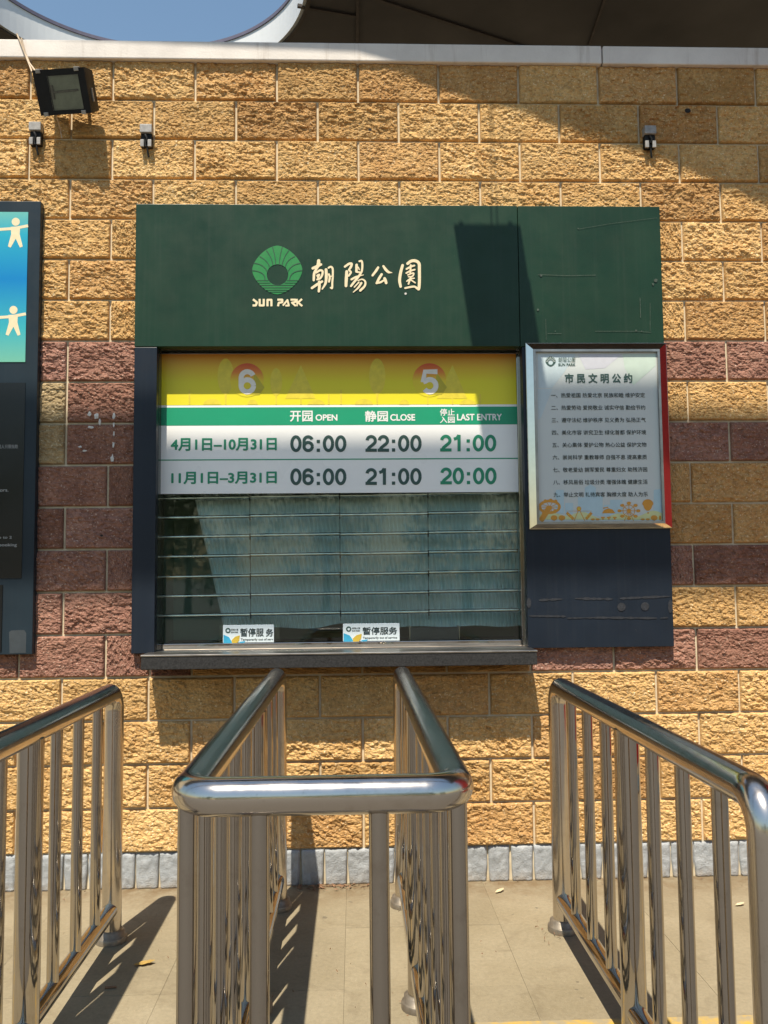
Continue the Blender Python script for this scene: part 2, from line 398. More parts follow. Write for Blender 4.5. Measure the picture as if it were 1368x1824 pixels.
s = N('leaves'); co = s.coord()
c = s.mix((0.035, 0.065, 0.012), (0.10, 0.16, 0.035), s.ramp(s.noise(co, 1.2, 3), [(0.3, 0.0), (0.7, 1.0)]))
s.l(c, s.b.inputs['Base Color']); s.setb(Roughness=0.55)
M['foliage'] = s.m

# ------------------------------------------------------------------ ground
g = MB(); g.add([(-400,-400,-0.0032),(400,-400,-0.0032),(400,400,-0.0032),(-400,400,-0.0032)], [(0,1,2,3)])
ground = tag(g.build('ground', M['ground']), 'beige concrete ground of the park entrance plaza', 'ground', kind='structure')
pave = bpy.data.objects.new('pavement', None); COL.objects.link(pave); pave['kind'] = 'structure'
tag(pave, 'beige concrete paving in front of the brick wall', 'pavement')
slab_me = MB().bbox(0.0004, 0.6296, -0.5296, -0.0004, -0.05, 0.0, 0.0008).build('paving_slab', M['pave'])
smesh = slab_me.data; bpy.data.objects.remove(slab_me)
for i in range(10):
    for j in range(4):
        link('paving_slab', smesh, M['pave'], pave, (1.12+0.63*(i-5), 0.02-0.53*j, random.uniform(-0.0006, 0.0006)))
rd = MB(); rd.add([(-400,-400,0.0012),(400,-400,0.0012),(400,-2.102,0.0012),(-400,-2.102,0.0012)], [(0,1,2,3)])  # unseen forecourt, added dark so the steel posts mirror a darker ground
tag(rd.build('added_forecourt', plain('darkened_forecourt', (0.120, 0.108, 0.092), 0.85, 0, 0.35, 60)), 'unseen grey forecourt beyond the paving, added to darken the steel reflections', 'added_forecourt', kind='structure')
yl = MB(); yl.box(-2.0, 4.4, -1.42, -1.295, 0.0016, 0.0042)
tag(yl.build('painted_line', M['yline']), 'worn yellow line painted across the paving', 'painted line', kind='structure')

# ------------------------------------------------------------------ brick wall
ZG = 0.16                       # top of the granite plinth; courses of 0.2 m above it
wall = thing('brick_wall', (1.2, 0.0, 0.0), 'split-face block wall of yellow and red-brown courses with pale coping and grey stone plinth', 'wall')
# openings hidden behind the panels
HX0, HX1, HZ0, HZ1 = 0.21, 2.60, 1.16, 3.16
OX_0, OX_1, OZ_0 = 0.21, 1.99, 1.03       # window hole reaches lower between these
mb = MB()
mb.box(-6, 0.205, 0.007, 0.22, 0, 3.958); mb.box(1.995, 8, 0.007, 0.22, 0, 3.958)
mb.box(0.205, 1.995, 0.007, 0.22, 0, 1.025); mb.box(0.205, 1.995, 0.007, 0.22, 2.56, 3.958)
mb.build('mortar', M['mortar'], wall)

def brick_mesh(seed, w=0.389, h=0.1895, nx=104, nz=52):
    rnd = random.Random(seed); off = Vector((rnd.uniform(0, 90), rnd.uniform(0, 90), rnd.uniform(0, 90)))
    amp = rnd.uniform(0.5, 1.3); tilt = rnd.uniform(-0.004, 0.004); tz = rnd.uniform(-0.004, 0.005)
    vs = []; fs = []
    for j in range(nz+1):
        for i in range(nx+1):
            x = (i/nx-0.5)*w; z = (j/nz-0.5)*h
            e = min(w/2-abs(x), h/2-abs(z)); e = max(0, e)
            k = min(1, e/0.0065); k = k*(2-k); k2 = min(1, e/0.006)
            p = Vector((x, 0, z))*1.0 + off
            q = Vector((p.x*0.8+p.z*0.35, p.y, p.z*1.15))
            d = 0.0105 + tilt*(2*x/w) + tz*(2*z/h)
            wq = q + Vector((noise.noise(q*22), 0.0, noise.noise(q*22+Vector((9, 9, 9)))))*0.016
            d += amp*0.0056*noise.fractal(q*10, 0.9, 2.0, 3)
            d += amp*0.0030*(noise.cell(wq*44)-0.5) + 0.0022*(noise.cell(wq*88+Vector((3, 1, 2)))-0.5)
            r = abs(noise.noise(q*36)); d += amp*0.0060*(r-0.25)
            d += 0.0026*noise.noise(q*118) + 0.0016*noise.noise(q*205)
            d = max(-0.002, d)*k + 0.0032*k2 + 0.0012*noise.noise(p*80)*k2
            vs.append((x, -d, z))
    for j in range(nz):
        for i in range(nx):
            a = j*(nx+1)+i; fs.append((a, a+1, a+nx+2, a+nx+1))
    # skirt back into the wall
    ring = [i for i in range(nx+1)] + [(j)*(nx+1)+nx for j in range(1, nz+1)] + [nz*(nx+1)+i for i in range(nx-1, -1, -1)] + [j*(nx+1) for j in range(nz-1, 0, -1)]
    b = len(vs); vs += [(vs[i][0], 0.03, vs[i][2]) for i in ring]; m = len(ring)
    fs += [(ring[k], b+k, b+(k+1) % m, ring[(k+1) % m]) for k in range(m)]
    me = bpy.data.meshes.new('brick'); me.from_pydata(vs, [], fs); me.update(); return me
NV = 12
BR = {}
base = [brick_mesh(100+i) for i in range(NV)]
for key in ('yellow', 'red', 'tan', 'pale'):
    BR[key] = []
    for b in base:
        c = b.copy(); c.materials.append(M[key]); c.name = 'brick'; BR[key].append(c)
rb = random.Random(3)
RIGHT = {7: 'red', 8: 'yellow', 9: 'red', 10: 'tan', 11: 'tan', 12: 'red', 13: 'yellow', 14: 'red'}
for r in range(19):
    zc = ZG + (18-r)*0.2 + 0.1
    offs = 0.0 if r % 2 == 0 else 0.2
    cells = [(offs+0.4*k, offs+0.4*k+0.4) for k in range(-4, 10)]
    if r == 8: cells = [(a, b) for a, b in cells if a > 0.3] + [(-0.2, 0.2), (-0.6, -0.2), (-1.0, -0.6), (-1.4, -1.0), (0.2, 0.4)]
    if r == 14: cells = [c_ for c_ in cells if abs(c_[0]) > 0.01] + [(0.0, 0.205), (0.205, 0.4)]
    for a, b in cells:
        z_lo, z_hi = zc-0.1, zc+0.1
        if 1.0 < zc < 3.1:                      # courses behind the cladding stop at its edges
            if zc < 1.1:                        # course cut off under the sill
                if b > 0.25 and a < 1.99: z_hi = 1.022
            else:
                if a >= 0.19 and b <= 2.62: continue
                if a < 0.2 < b: b = 0.2
                if a < 2.61 < b: a = 2.61
        if b-a < 0.06: continue
        xm = (a+b)/2
        if 7 <= r <= 14:
            key = 'red' if xm < 0.4 else RIGHT[r]
            if r in (8, 9) and -0.65 < xm < -0.2: key = 'pale'
            if r == 14 and 0.4 <= xm < 2.0: key = 'tan'
        else: key = 'yellow' if rb.random() < 0.8 else 'tan'
        o = link('brick', BR[key][rb.randrange(NV)], None, wall, (xm-1.2, rb.uniform(-0.0015, 0.001), (z_lo+z_hi)/2))
        sx = (b-a-0.011)/0.389
        if rb.random() < 0.5: o.rotation_euler = (0, math.pi, 0)
        o.scale = (sx, 1, (z_hi-z_lo-0.011)/0.189)

def stone_mesh(seed):
    rnd = random.Random(seed); off = Vector((rnd.uniform(0, 50),)*3); nx, nz = 14, 18; w, h = 0.103, 0.158; vs = []; fs = []
    for j in range(nz+1):
        for i in range(nx+1):
            t = j/nz; ww = w*(0.90+0.10*min(1, t*2.2)) * (1 + 0.02*math.sin(seed+t*7))
            x = (i/nx-0.5)*ww; z = t*h
            e = min(ww/2-abs(x), min(z+0.02, h-z)); k = min(1, max(0, e)/0.007); k = k*(2-k)
            d = 0.005*k + 0.003*k*noise.fractal(Vector((x, 0, z))*22+off, 0.9, 2.0, 4) + 0.004*k*noise.noise(Vector((x, 0, z))*60+off)
            vs.append((x, -d-0.004, z))
    for j in range(nz):
        for i in range(nx):
            a = j*(nx+1)+i; fs.append((a, a+1, a+nx+2, a+nx+1))
    ring = list(range(nx+1)) + [j*(nx+1)+nx for j in range(1, nz+1)] + [nz*(nx+1)+i for i in range(nx-1, -1, -1)] + [j*(nx+1) for j in range(nz-1, 0, -1)]
    b = len(vs); vs += [(vs[i][0], 0.03, vs[i][2]) for i in ring]; m = len(ring)
    fs += [(ring[k], b+k, b+(k+1) % m, ring[(k+1) % m]) for k in range(m)]
    me = bpy.data.meshes.new('plinth_stone'); me.from_pydata(vs, [], fs); me.materials.append(M['granite'])
    me.polygons.foreach_set('use_smooth', [True]*len(me.polygons)); me.update(); return me
ST = [stone_mesh(i*3+1) for i in range(6)]
for k in range(56):
    o = link('plinth_stone', ST[rb.randrange(6)], None, wall, (-1.75+0.1085*k-1.2, rb.uniform(-0.003, 0.002), 0.0))
    o.scale = (rb.uniform(0.94, 1.03), 1, 1)

cz0, cz1 = 3.952, 4.045
xj = PY(1072, 100, -0.035).x
for a, b in ((-6, -1.9), (-1.897, xj), (xj+0.006, 8)):
    MB().bbox(a, b, -0.035, 0.26, cz0, cz1, 0.006).build('coping_stone', M['coping'], wall)
# small marks on the wall: drill holes and droppings
for (u, v, r) in ((659, 231, 3.5), (181, 954, 2.6), (1225, 197, 6)):
    MB().add(*(lambda p, rr: ([(p.x+rr*math.cos(t*0.628), -0.024, p.z+rr*0.8*math.sin(t*0.628)) for t in range(10)], [tuple(range(10))]))(PY(u, v, -0.024), r*0.0026)).build('drill_hole', M['hole'], wall)

rw = random.Random(21)
for (u, v, a, b) in ((172, 741, 4, 5), (160, 737, 3, 4), (178, 752, 2, 6), (203, 742, 2.2, 5), (203, 757, 1.4, 5), (203, 772, 1.2, 6), (202, 792, 1.6, 5), (200, 817, 2.4, 7), (162, 761, 4, 2.4), (143, 796, 3, 1.8), (151, 803, 4, 1.6)):
    c = PY(u, v, -0.021); n = 9
    MB().add([(c.x+a*0.0040*rw.uniform(.5, 1)*math.cos(i*0.698), -0.021-0.004*rw.random(), c.z+b*0.0036*rw.uniform(.5, 1)*math.sin(i*0.698)) for i in range(n)]+[(c.x, -0.024, c.z)], [(i, (i+1) % n, n) for i in range(n)]).build('white_drip', M['bird'], wall)

# ------------------------------------------------------------------ canopy above the wall
ZR, ZT = 5.6, 5.83
HC, HR = Vector((-0.379, 1.68)), 1.257
def roofpt(u, v):
    p = PY(u, v, -0.015); t = (ZR-p.z)/(-LDIR.z); return (p.x-LDIR.x*t, p.y-LDIR.y*t)
edge_px = [(640, 112), (684, 124), (734, 137), (784, 157), (834, 174), (884, 189), (959, 208), (1024, 232), (1084, 252), (1174, 280), (1214, 298), (1284, 330), (1354, 358), (1450, 398), (1600, 468)]
ed = [roofpt(u, v) for u, v in edge_px]
front = [(-7.0, ed[0][1]+0.12), (-3.0, ed[0][1]+0.07), (-0.8, ed[0][1]+0.03)] + ed + [(ed[-1][0]+3.5, ed[-1][1]-2.1)]
outer = front + [(front[-1][0], 6.0), (-7.0, 6.0)]
roof = thing('canopy_roof', (1.2, 2.5, ZR), 'dark brown canopy overhead behind the wall top with a round white-rimmed sky opening', 'canopy')
bm = bmesh.new()
vo = [bm.verts.new((x, y, ZR)) for x, y in outer]
vi = [bm.verts.new((HC.x+HR*math.cos(a), HC.y+HR*math.sin(a), ZR)) for a in [2*math.pi*i/96 for i in range(96)]]
es = [bm.edges.new((l[i], l[(i+1) % len(l)])) for l in (vo, vi) for i in range(len(l))]
bmesh.ops.triangle_fill(bm, edges=es, use_beauty=True)
bad = [f for f in bm.faces if (f.calc_center_median().xy-HC).length < HR*0.9 and all((q.co.xy-HC).length < HR*1.01 for q in f.verts)]
if bad: bmesh.ops.delete(bm, geom=bad, context='FACES')
ex = bmesh.ops.extrude_face_region(bm, geom=list(bm.faces))
bmesh.ops.translate(bm, verts=[q for q in ex['geom'] if isinstance(q, bmesh.types.BMVert)], vec=(0, 0, 0.16))
bmesh.ops.recalc_face_normals(bm, faces=list(bm.faces))
for q in bm.verts: q.co -= Vector((1.2, 2.5, ZR))
me = bpy.data.meshes.new('soffit'); bm.to_mesh(me); bm.free(); link('soffit', me, M['soffit'], roof)
def ringwall(r0, r1, z0, z1, n=128):
    m = MB(); vs = []
    for i in range(n):
        c, q = math.cos(2*math.pi*i/n), math.sin(2*math.pi*i/n)
        vs += [(HC.x+r0*c, HC.y+r0*q, z0), (HC.x+r1*c, HC.y+r1*q, z0), (HC.x+r1*c, HC.y+r1*q, z1), (HC.x+r0*c, HC.y+r0*q, z1)]
    fs = []
    for i in range(n):
        a, b = 4*i, 4*((i+1) % n)
        fs += [(a, a+1, b+1, b), (a+1, a+2, b+2, b+1), (a+2, a+3, b+3, b+2), (a+3, a, b, b+3)]
    return m.add(vs, fs, False)
ringwall(HR-0.03, HR-0.002, ZR-0.004, ZT).build('opening_rim', M['rim'], roof)
ringwall(HR-0.040, HR+0.03, ZT, ZT+0.028).build('rim_trim', M['rimtrim'], roof)
ringwall(HR-0.006, HR+0.022, ZR-0.018, ZR-0.005).build('rim_trim', M['seam'], roof)
def seam(pa, pb, w=0.03):
    a, b = PZ(*pa, ZR), PZ(*pb, ZR); d = (b-a).normalized(); n = Vector((-d.y, d.x, 0))*w/2
    a = a-d*3.0; b = b+d*0.6
    m = MB(); z0, z1 = ZR-0.012, ZR+0.02
    m.add([(a+n)[:2]+(z0,), (b+n)[:2]+(z0,), (b-n)[:2]+(z0,), (a-n)[:2]+(z0,), (a+n)[:2]+(z1,), (b+n)[:2]+(z1,), (b-n)[:2]+(z1,), (a-n)[:2]+(z1,)],
          [(0,3,2,1),(4,5,6,7),(0,1,5,4),(1,2,6,5),(2,3,7,6),(3,0,4,7)]); m.build('soffit_seam', M['seam'], roof)
seam((690, 4), (916, 78)); seam((1075, 4), (1050, 78), 0.02)
a, b = PZ(637, 2, ZR), PZ(638, 78, ZR)
m = MB(); m.box(a.x-0.012, a.x+0.012, HC.y-1.0, 4.5, ZR-0.014, ZR+0.01); m.build('soffit_seam', M['seam'], roof)
p, q = PZ(530, 10, ZR), PZ(634, 28, ZR); d_ = (q-p).normalized(); n_ = Vector((-d_.y, d_.x, 0))*0.012
m = MB(); m.add([(p+n_)[:2]+(ZR-0.012,), (q+n_)[:2]+(ZR-0.012,), (q-n_)[:2]+(ZR-0.012,), (p-n_)[:2]+(ZR-0.012,), (p+n_)[:2]+(ZR+0.01,), (q+n_)[:2]+(ZR+0.01,), (q-n_)[:2]+(ZR+0.01,), (p-n_)[:2]+(ZR+0.01,)], [(0,3,2,1),(4,5,6,7),(0,1,5,4),(1,2,6,5),(2,3,7,6),(3,0,4,7)]); m.build('soffit_seam', M['seam'], roof)
for x in (-5.0, 9.0):
    MB().tube([(x, 2.2, 0), (x, 2.2, ZR+0.02)], 0.16, 20).build('column', M['concrete'], roof)

# canopy high above the plaza, open over the queue: the long shadow of its edge lies across the window band
def at_height(z, zw):           # y of the ray that reaches the wall (y=0) at height zw
    return LDIR.y/LDIR.z*(z-zw)
zb_ = 7.8
y_in, y_out = at_height(zb_, 2.225), at_height(zb_, 1.285)
gt = thing('overhead_beam', (1.2, -3.0, 0), 'long dark beam high over the queue that shades the ticket window', 'beam')
def slab(a, b, c, d): return MB().bbox(a, b, c, d, zb_-0.03, zb_+0.03, 0.008)
slab(-14, 16, y_out+0.02, y_in-0.02).build('beam', M['soffit'], gt)
for x in (-8.5, 10.5):
    for y in ((y_in+y_out)/2,):
        MB().tube([(x, y, 0), (x, y, zb_-0.025)], 0.14, 20).build('column', M['concrete'], gt)

# ------------------------------------------------------------------ ticket window
YP = -0.05                                     # front of the cladding panels
win = thing('ticket_window', (1.2, 0.0, 1.06), 'ticket window clad in dark green and navy panels with barred glass and dark sill', 'ticket window')
PX0, PX1, PZ0, PZ1 = 0.130, 2.675, 1.074, 3.216
ZL = PY(600, 617, YP).z                        # lower edge of the green header
XS = PY(924, 480, YP).x                        # seam in the header
XW0, XW1 = PY(278, 800, YP).x, PY(936, 900, YP).x   # window recess
hdr = MB().bbox(PX0, XS-0.0015, YP, 0.0, ZL, PZ1, 0.002).build('header_panel', M['green'], win)
hdr2 = MB().bbox(XS+0.0015, PX1, YP+0.0015, 0.0, ZL, PZ1, 0.002).build('header_panel', M['green'], win)
MB().bbox(PX0, XW0, YP+0.001, 0.0, PZ0, ZL-0.003, 0.002).build('side_panel', M['navy'], win)
rp = MB().bbox(XW1, PX1, YP+0.001, 0.0, PZ0+0.002, ZL-0.003, 0.002).build('side_panel', M['navy'], win)
YS = 0.053                                     # sign plane inside the recess
YGL = 0.075                                    # glass plane
M['jamb'] = plain('jamb_paint', (0.030, 0.042, 0.035), 0.22, 0.0, 0.1, 8)
MB().box(XW0-0.02, XW0+0.0005, 0.0005, 0.14, PZ0, ZL).build('jamb', M['jamb'], win)
MB().box(XW1-0.0005, XW1+0.02, 0.0005, 0.14, PZ0, ZL).build('jamb', M['jamb'], win)
MB().box(XW0-0.02, XW1+0.02, 0.0005, 0.14, ZL+0.0005, ZL+0.03).build('lintel', M['jamb'], win)
zsill = PY(600, 1160, -0.05).z
xs0, xs1 = PY(251, 1178, -0.19).x, PY(957, 1170, -0.19).x
zt_, zb2 = PY(600, 1166, -0.19).z, PY(600, 1189, -0.19).z
MB().bbox(xs0, xs1, -0.19, YP-0.001, zb2, zt_, 0.003).build('sill', M['sill'], win)
MB().bbox(xs0-0.002, xs1+0.002, -0.193, YGL+0.02, zt_+0.0005, zt_+0.009, 0.002).build('sill_plate', M['steel_dull'], win)
zfr = zt_+0.0095
# frame of the glazing
fw = 0.013
xl = PY(284, 900, YGL).x; xr = PY(926, 900, YGL).x
ztop = PY(600, 629, YGL).z
MB().bbox(xl-fw/2, xl+fw/2, YGL-0.022, YGL+0.012, zfr, ztop, 0.002).build('window_frame', M['steel_dull'], win)
MB().bbox(xr-fw/2, xr+fw/2, YGL-0.022, YGL+0.012, zfr, ztop, 0.002).build('window_frame', M['steel'], win)
MB().bbox(xl-fw/2, xr+fw/2, YGL-0.020, YGL+0.012, ztop+0.0005, ztop+0.012, 0.002).build('window_frame', M['steel_dull'], win)
zbr = zfr+0.030
MB().bbox(xl+fw/2, xr-fw/2, YGL-0.030, YGL+0.014, zfr, zbr, 0.003).build('window_frame', M['steel'], win)
MB().box(xl+fw/2, xr-fw/2, YGL-0.003, YGL+0.003, zbr, ztop).build('glass_pane', M['glass'], win)
# booth behind the glass
rm = MB(); X0, X1, Y0, Y1, Z0, Z1 = XW0-0.05, XW1+0.05, 0.225, 0.62, 0.95, 2.9
for (p, q, r_, t) in (((X0,Y0,Z0),(X0,Y1,Z0),(X0,Y1,Z1),(X0,Y0,Z1)), ((X1,Y1,Z0),(X1,Y0,Z0),(X1,Y0,Z1),(X1,Y1,Z1)), ((X0,Y1,Z0),(X1,Y1,Z0),(X1,Y1,Z1),(X0,Y1,Z1)),
                      ((X0,Y0,Z0),(X1,Y0,Z0),(X1,Y1,Z0),(X0,Y1,Z0)), ((X0,Y0,Z1),(X0,Y1,Z1),(X1,Y1,Z1),(X1,Y0,Z1))):
    rm.add([p, q, r_, t], [(0,1,2,3)])
rm.build('booth_interior', M['room'], win)
MB().bbox(XW0-0.04, XW1+0.04, 0.0875, 0.55, 1.02, zfr+0.012, 0.004).build('counter', M['smudge'], win)
# roller grille: rods with links
YG = 0.118
ry = [888, 922.5, 957, 992, 1028, 1062.5, 1097]
prev = None
for k, v in enumerate(ry):
    za, zb = PY(284, v, YG).z, PY(926, v-10.5, YG).z
    xa, xb = xl+0.004, xr-0.004
    joints = [PY(u+k*0.3, v, YG).x for u in (445, 605, 762)]
    xs = [xa]+joints+[xb]
    for i in range(4):
        f0, f1 = (xs[i]+0.004-xa)/(xb-xa), (xs[i+1]-0.004-xa)/(xb-xa)
        dz = 0.0016*(i % 2)
        MB().tube([(xs[i]+0.003, YG, za+(zb-za)*f0+dz), (xs[i+1]-0.003, YG, za+(zb-za)*f1+dz)], 0.0088, 12).build('grille_rod', M['rod'], win)
    for i, x in enumerate(joints):
        zz = za+(zb-za)*(x-xa)/(xb-xa)
        MB().box(x-0.0012, x+0.0012, YG+0.001, YG+0.003, zz-(0.080 if k < 6 else 0.04), zz-0.0205).build('grille_link', M['smudge'], win)
        MB().bbox(x-0.0026, x+0.0026, YG-0.010, YG+0.004, zz-0.020, zz+0.012, 0.001).build('grille_link', M['black'], win)

# header lettering
yh = YP-0.0015
c1 = lambda X, Y: (430+X/4.0235, 420+Y/4.0235)
lg = Flat(yh); n = 96; vv = []
for i in range(n):
    a = 2*math.pi*i/n; c, q = math.cos(a), math.sin(a); p = 1.62
    rad = (abs(c)**p+abs(q)**p)**(-1/p)
    vv += [c1(257+180*rad*c, 245+175*rad*q), c1(259+77*c, 279+75*q)]
b0 = len(lg.v); lg.v += [PY(u, v, yh) for u, v in vv]
lg.f += [(2*i, 2*((i+1) % n), 2*((i+1) % n)+1, 2*i+1) for i in range(n)]
lg.build('emblem', M['logogreen'], hdr)
ll = Flat(yh-0.0006)
for pts in ([(245,208),(240,150),(222,80)], [(272,208),(277,150),(293,80)], [(226,214),(212,160),(178,105)], [(292,214),(306,160),(340,105)],
            [(204,232),(180,185),(130,147)], [(314,225),(335,180),(384,147)], [(187,262),(150,215),(88,196)], [(330,262),(368,215),(428,196)],
            [(168,318),(150,270),(78,248)], [(345,318),(368,268),(436,248)]):
    a, b, c = [Vector(p) for p in pts]; cv = []
    for k in range(9):
        t = k/8; cv.append(tuple(a*(1-t)*(1-2*t)+b*4*t*(1-t)+c*t*(2*t-1)))
    ll.line([c1(*p) for p in cv], 1.5, False)
for y_, h_ in ((320, 152), (337, 138), (354, 122), (371, 104), (388, 85), (402, 60)):
    lo = 0
    ll.rect(*c1(257-h_, y_-2.2), *c1(257+h_, y_+2.2)) if y_ > 352 else (ll.rect(*c1(257-h_, y_-2.2), *c1(259-math.sqrt(max(0, 77**2-(y_-279)**2)), y_+2.2)), ll.rect(*c1(259+math.sqrt(max(0, 77**2-(y_-279)**2)), y_-2.2), *c1(257+h_, y_+2.2)))
ll.build('emblem_lines', M['logoline'], hdr)
sp_ = Flat(yh)
for pts, w in (([(83,455),(112,478),(103,499),(80,499)], 15), ([(131,452),(131,499),(160,499),(160,452)], 15), ([(187,505),(187,459),(215,459),(215,505)], 15),
               ([(258,458),(293,458),(293,476),(268,480),(262,505)], 15), ([(297,500),(330,460),(340,500),(315,500)], 13), ([(352,458),(388,458),(388,474),(362,479),(390,503)], 14),
               ([(434,453),(406,478),(436,504)], 14), ([(399,452),(399,505)], 10)):
    sp_.line([c1(*p) for p in pts], w/4.0235, False)
    for p in pts[1:-1]: sp_.disc(*c1(*p), w/8.05, n=8)
sp_.build('lettering', M['cream'], hdr)
def brush(strokes, ox):
    f = Flat(yh)
    for pts, ws in strokes:
        P = [Vector(p) for p in pts]; W = ws if isinstance(ws, (list, tuple)) else [ws*0.92]+[ws]*(len(pts)-2)+[ws*0.86]
        cv = []; cw = []
        for i in range(len(P)-1):
            a, b = P[i], P[i+1]; t0 = (P[i+1]-P[i-1])/2 if i > 0 else (b-a); t1 = (P[i+2]-a)/2 if i+2 < len(P) else (b-a)
            for k in range(5):
                t = k/5; h1 = 2*t**3-3*t**2+1; h2 = t**3-2*t**2+t; h3 = -2*t**3+3*t**2; h4 = t**3-t**2
                cv.append(a*h1+t0*h2+b*h3+t1*h4); cw.append(W[i]*(1-t)+W[i+1]*t)
        cv.append(P[-1]); cw.append(W[-1])
        f.line([(ox+p.x/11.4, 450+p.y/11.4) for p in cv], [w/11.4 for w in cw])
    return f.build('calligraphy', M['cream'], hdr)
brush([([(315,165),(310,235),(285,300)], 72), ([(195,318),(280,280),(362,240)], 58), ([(285,300),(226,420),(215,560)], 54), ([(270,405),(340,360),(392,375),(388,450),(345,520),(285,545)], 44),
       ([(285,468),(325,450),(300,505)], 44), ([(178,718),(290,642),(385,585)], 54), ([(325,590),(330,680),(318,785)], 56)], 540)
brush([([(465,345),(470,480),(455,620),(388,738)], [58,60,52,28]), ([(515,308),(560,288),(598,325),(602,480),(592,600),(588,718),(558,712)], 40), ([(522,440),(540,500),(525,590)], 44), ([(545,492),(600,468)], 24)], 540)
brush([([(848,285),(930,228),(985,228),(968,292),(930,350)], 48), ([(942,362),(968,402),(925,470)], 44), ([(885,385),(876,540),(870,675)], 64), ([(1085,250),(1082,385)], 58),
       ([(1142,175),(1188,172),(1202,260),(1190,380),(1155,440)], 42), ([(1118,295),(1140,345)], 28), ([(1082,390),(1160,402)], 42), ([(982,543),(1080,490),(1225,452)], [44,38,14]),
       ([(1160,440),(1080,540),(972,678)], 52), ([(1110,568),(1200,542),(1262,592),(1248,680),(1160,768)], [20,30,38,44,50]), ([(1132,600),(1040,700)], 32), ([(1182,615),(1120,710),(1018,803)], [44,42,18])], 540)
brush([([(268,302),(225,370),(155,462)], 52), ([(375,275),(420,340),(480,395),(555,407)], [44,56,52,8]), ([(340,440),(290,520),(238,620)], 54), ([(238,620),(320,600),(380,565)], 42), ([(400,525),(418,570),(432,615)], 62)], 650)
brush([([(765,258),(726,400),(704,560),(725,688)], 60), ([(868,222),(940,172),(1030,168),(1098,222),(1106,350),(1106,600),(1092,738),(1050,702)], [58,60,62,62,62,60,58,30]),
       ([(818,720),(900,702),(1005,690),(1055,728)], 42), ([(845,332),(940,282),(1005,262)], 42), ([(930,255),(922,420)], 42), ([(840,415),(920,372),(1012,345)], 38),
       ([(872,452),(985,415),(968,478),(885,490)], 32), ([(852,580),(920,532),(1000,520)], 32), ([(930,500),(885,635)], 42), ([(930,550),(1020,612)], 32)], 650)
Flat(yh).disc(722.5, 523, 2).build('paint_chip', M['bird'], hdr)

# scratches and adhesive traces on the panels
sc = Flat(yh)
for pts, w in (([(958, 489), (1010, 491), (1060, 490)], 0.8), ([(972, 568), (973, 606)], 0.7), ([(1140, 530), (1141, 566)], 1.0), ([(1158, 540), (1158, 590)], 0.7), ([(975, 594), (1000, 594)], 0.8), ([(1060, 590), (1135, 590), (1160, 592)], 0.8),
               ([(1030, 408), (1090, 398), (1170, 388)], 0.5)):
    sc.line(pts, w, False)
for (u, v, r) in ((1168, 500, 5), (1163, 506, 3), (1133, 588, 2.4), (1143, 590, 1.6), (958, 552, 3), (963, 490, 3.5), (989, 590, 1.6), (1060, 490, 1.4), (1030, 407, 1.5)):
    a = random.random()*6; sc.poly([(u+r*random.uniform(.4, 1)*math.cos(a+t*0.9), v+r*random.uniform(.4, 1)*math.sin(a+t*0.9)) for t in range(7)])
sc.build('scratch', M['scratch'], hdr2)
ad = Flat(YP-0.0008)
rr = random.Random(5)
def smear(u0, v0, u1, v1, w):
    n = 14; up = []; dn = []
    for i in range(n+1):
        t = i/n; u = u0+(u1-u0)*t; v = v0+(v1-v0)*t; k = w*rr.uniform(0.35, 1.0)*(0.4 if i in (0, n) else 1)
        up.append((u, v-k/2)); dn.append((u, v+k/2))
    for i in range(n): ad.poly([up[i], up[i+1], dn[i+1], dn[i]])
smear(960, 1069, 1002, 1067, 5); smear(1024, 1066, 1092, 1067, 6); smear(1104, 1066, 1195, 1062, 5); smear(942, 1097, 1008, 1098, 5); smear(1010, 1101, 1075, 1100, 4); smear(1060, 1100, 1170, 1101, 5); smear(1176, 1101, 1190, 1100, 4)
ad.disc(1107, 1081, 7.5); ad.disc(1149, 1080, 7.5); ad.disc(942, 1074, 4, 9); ad.disc(1194, 1080, 4, 12)
ad.build('adhesive_trace', M['rust'], rp)

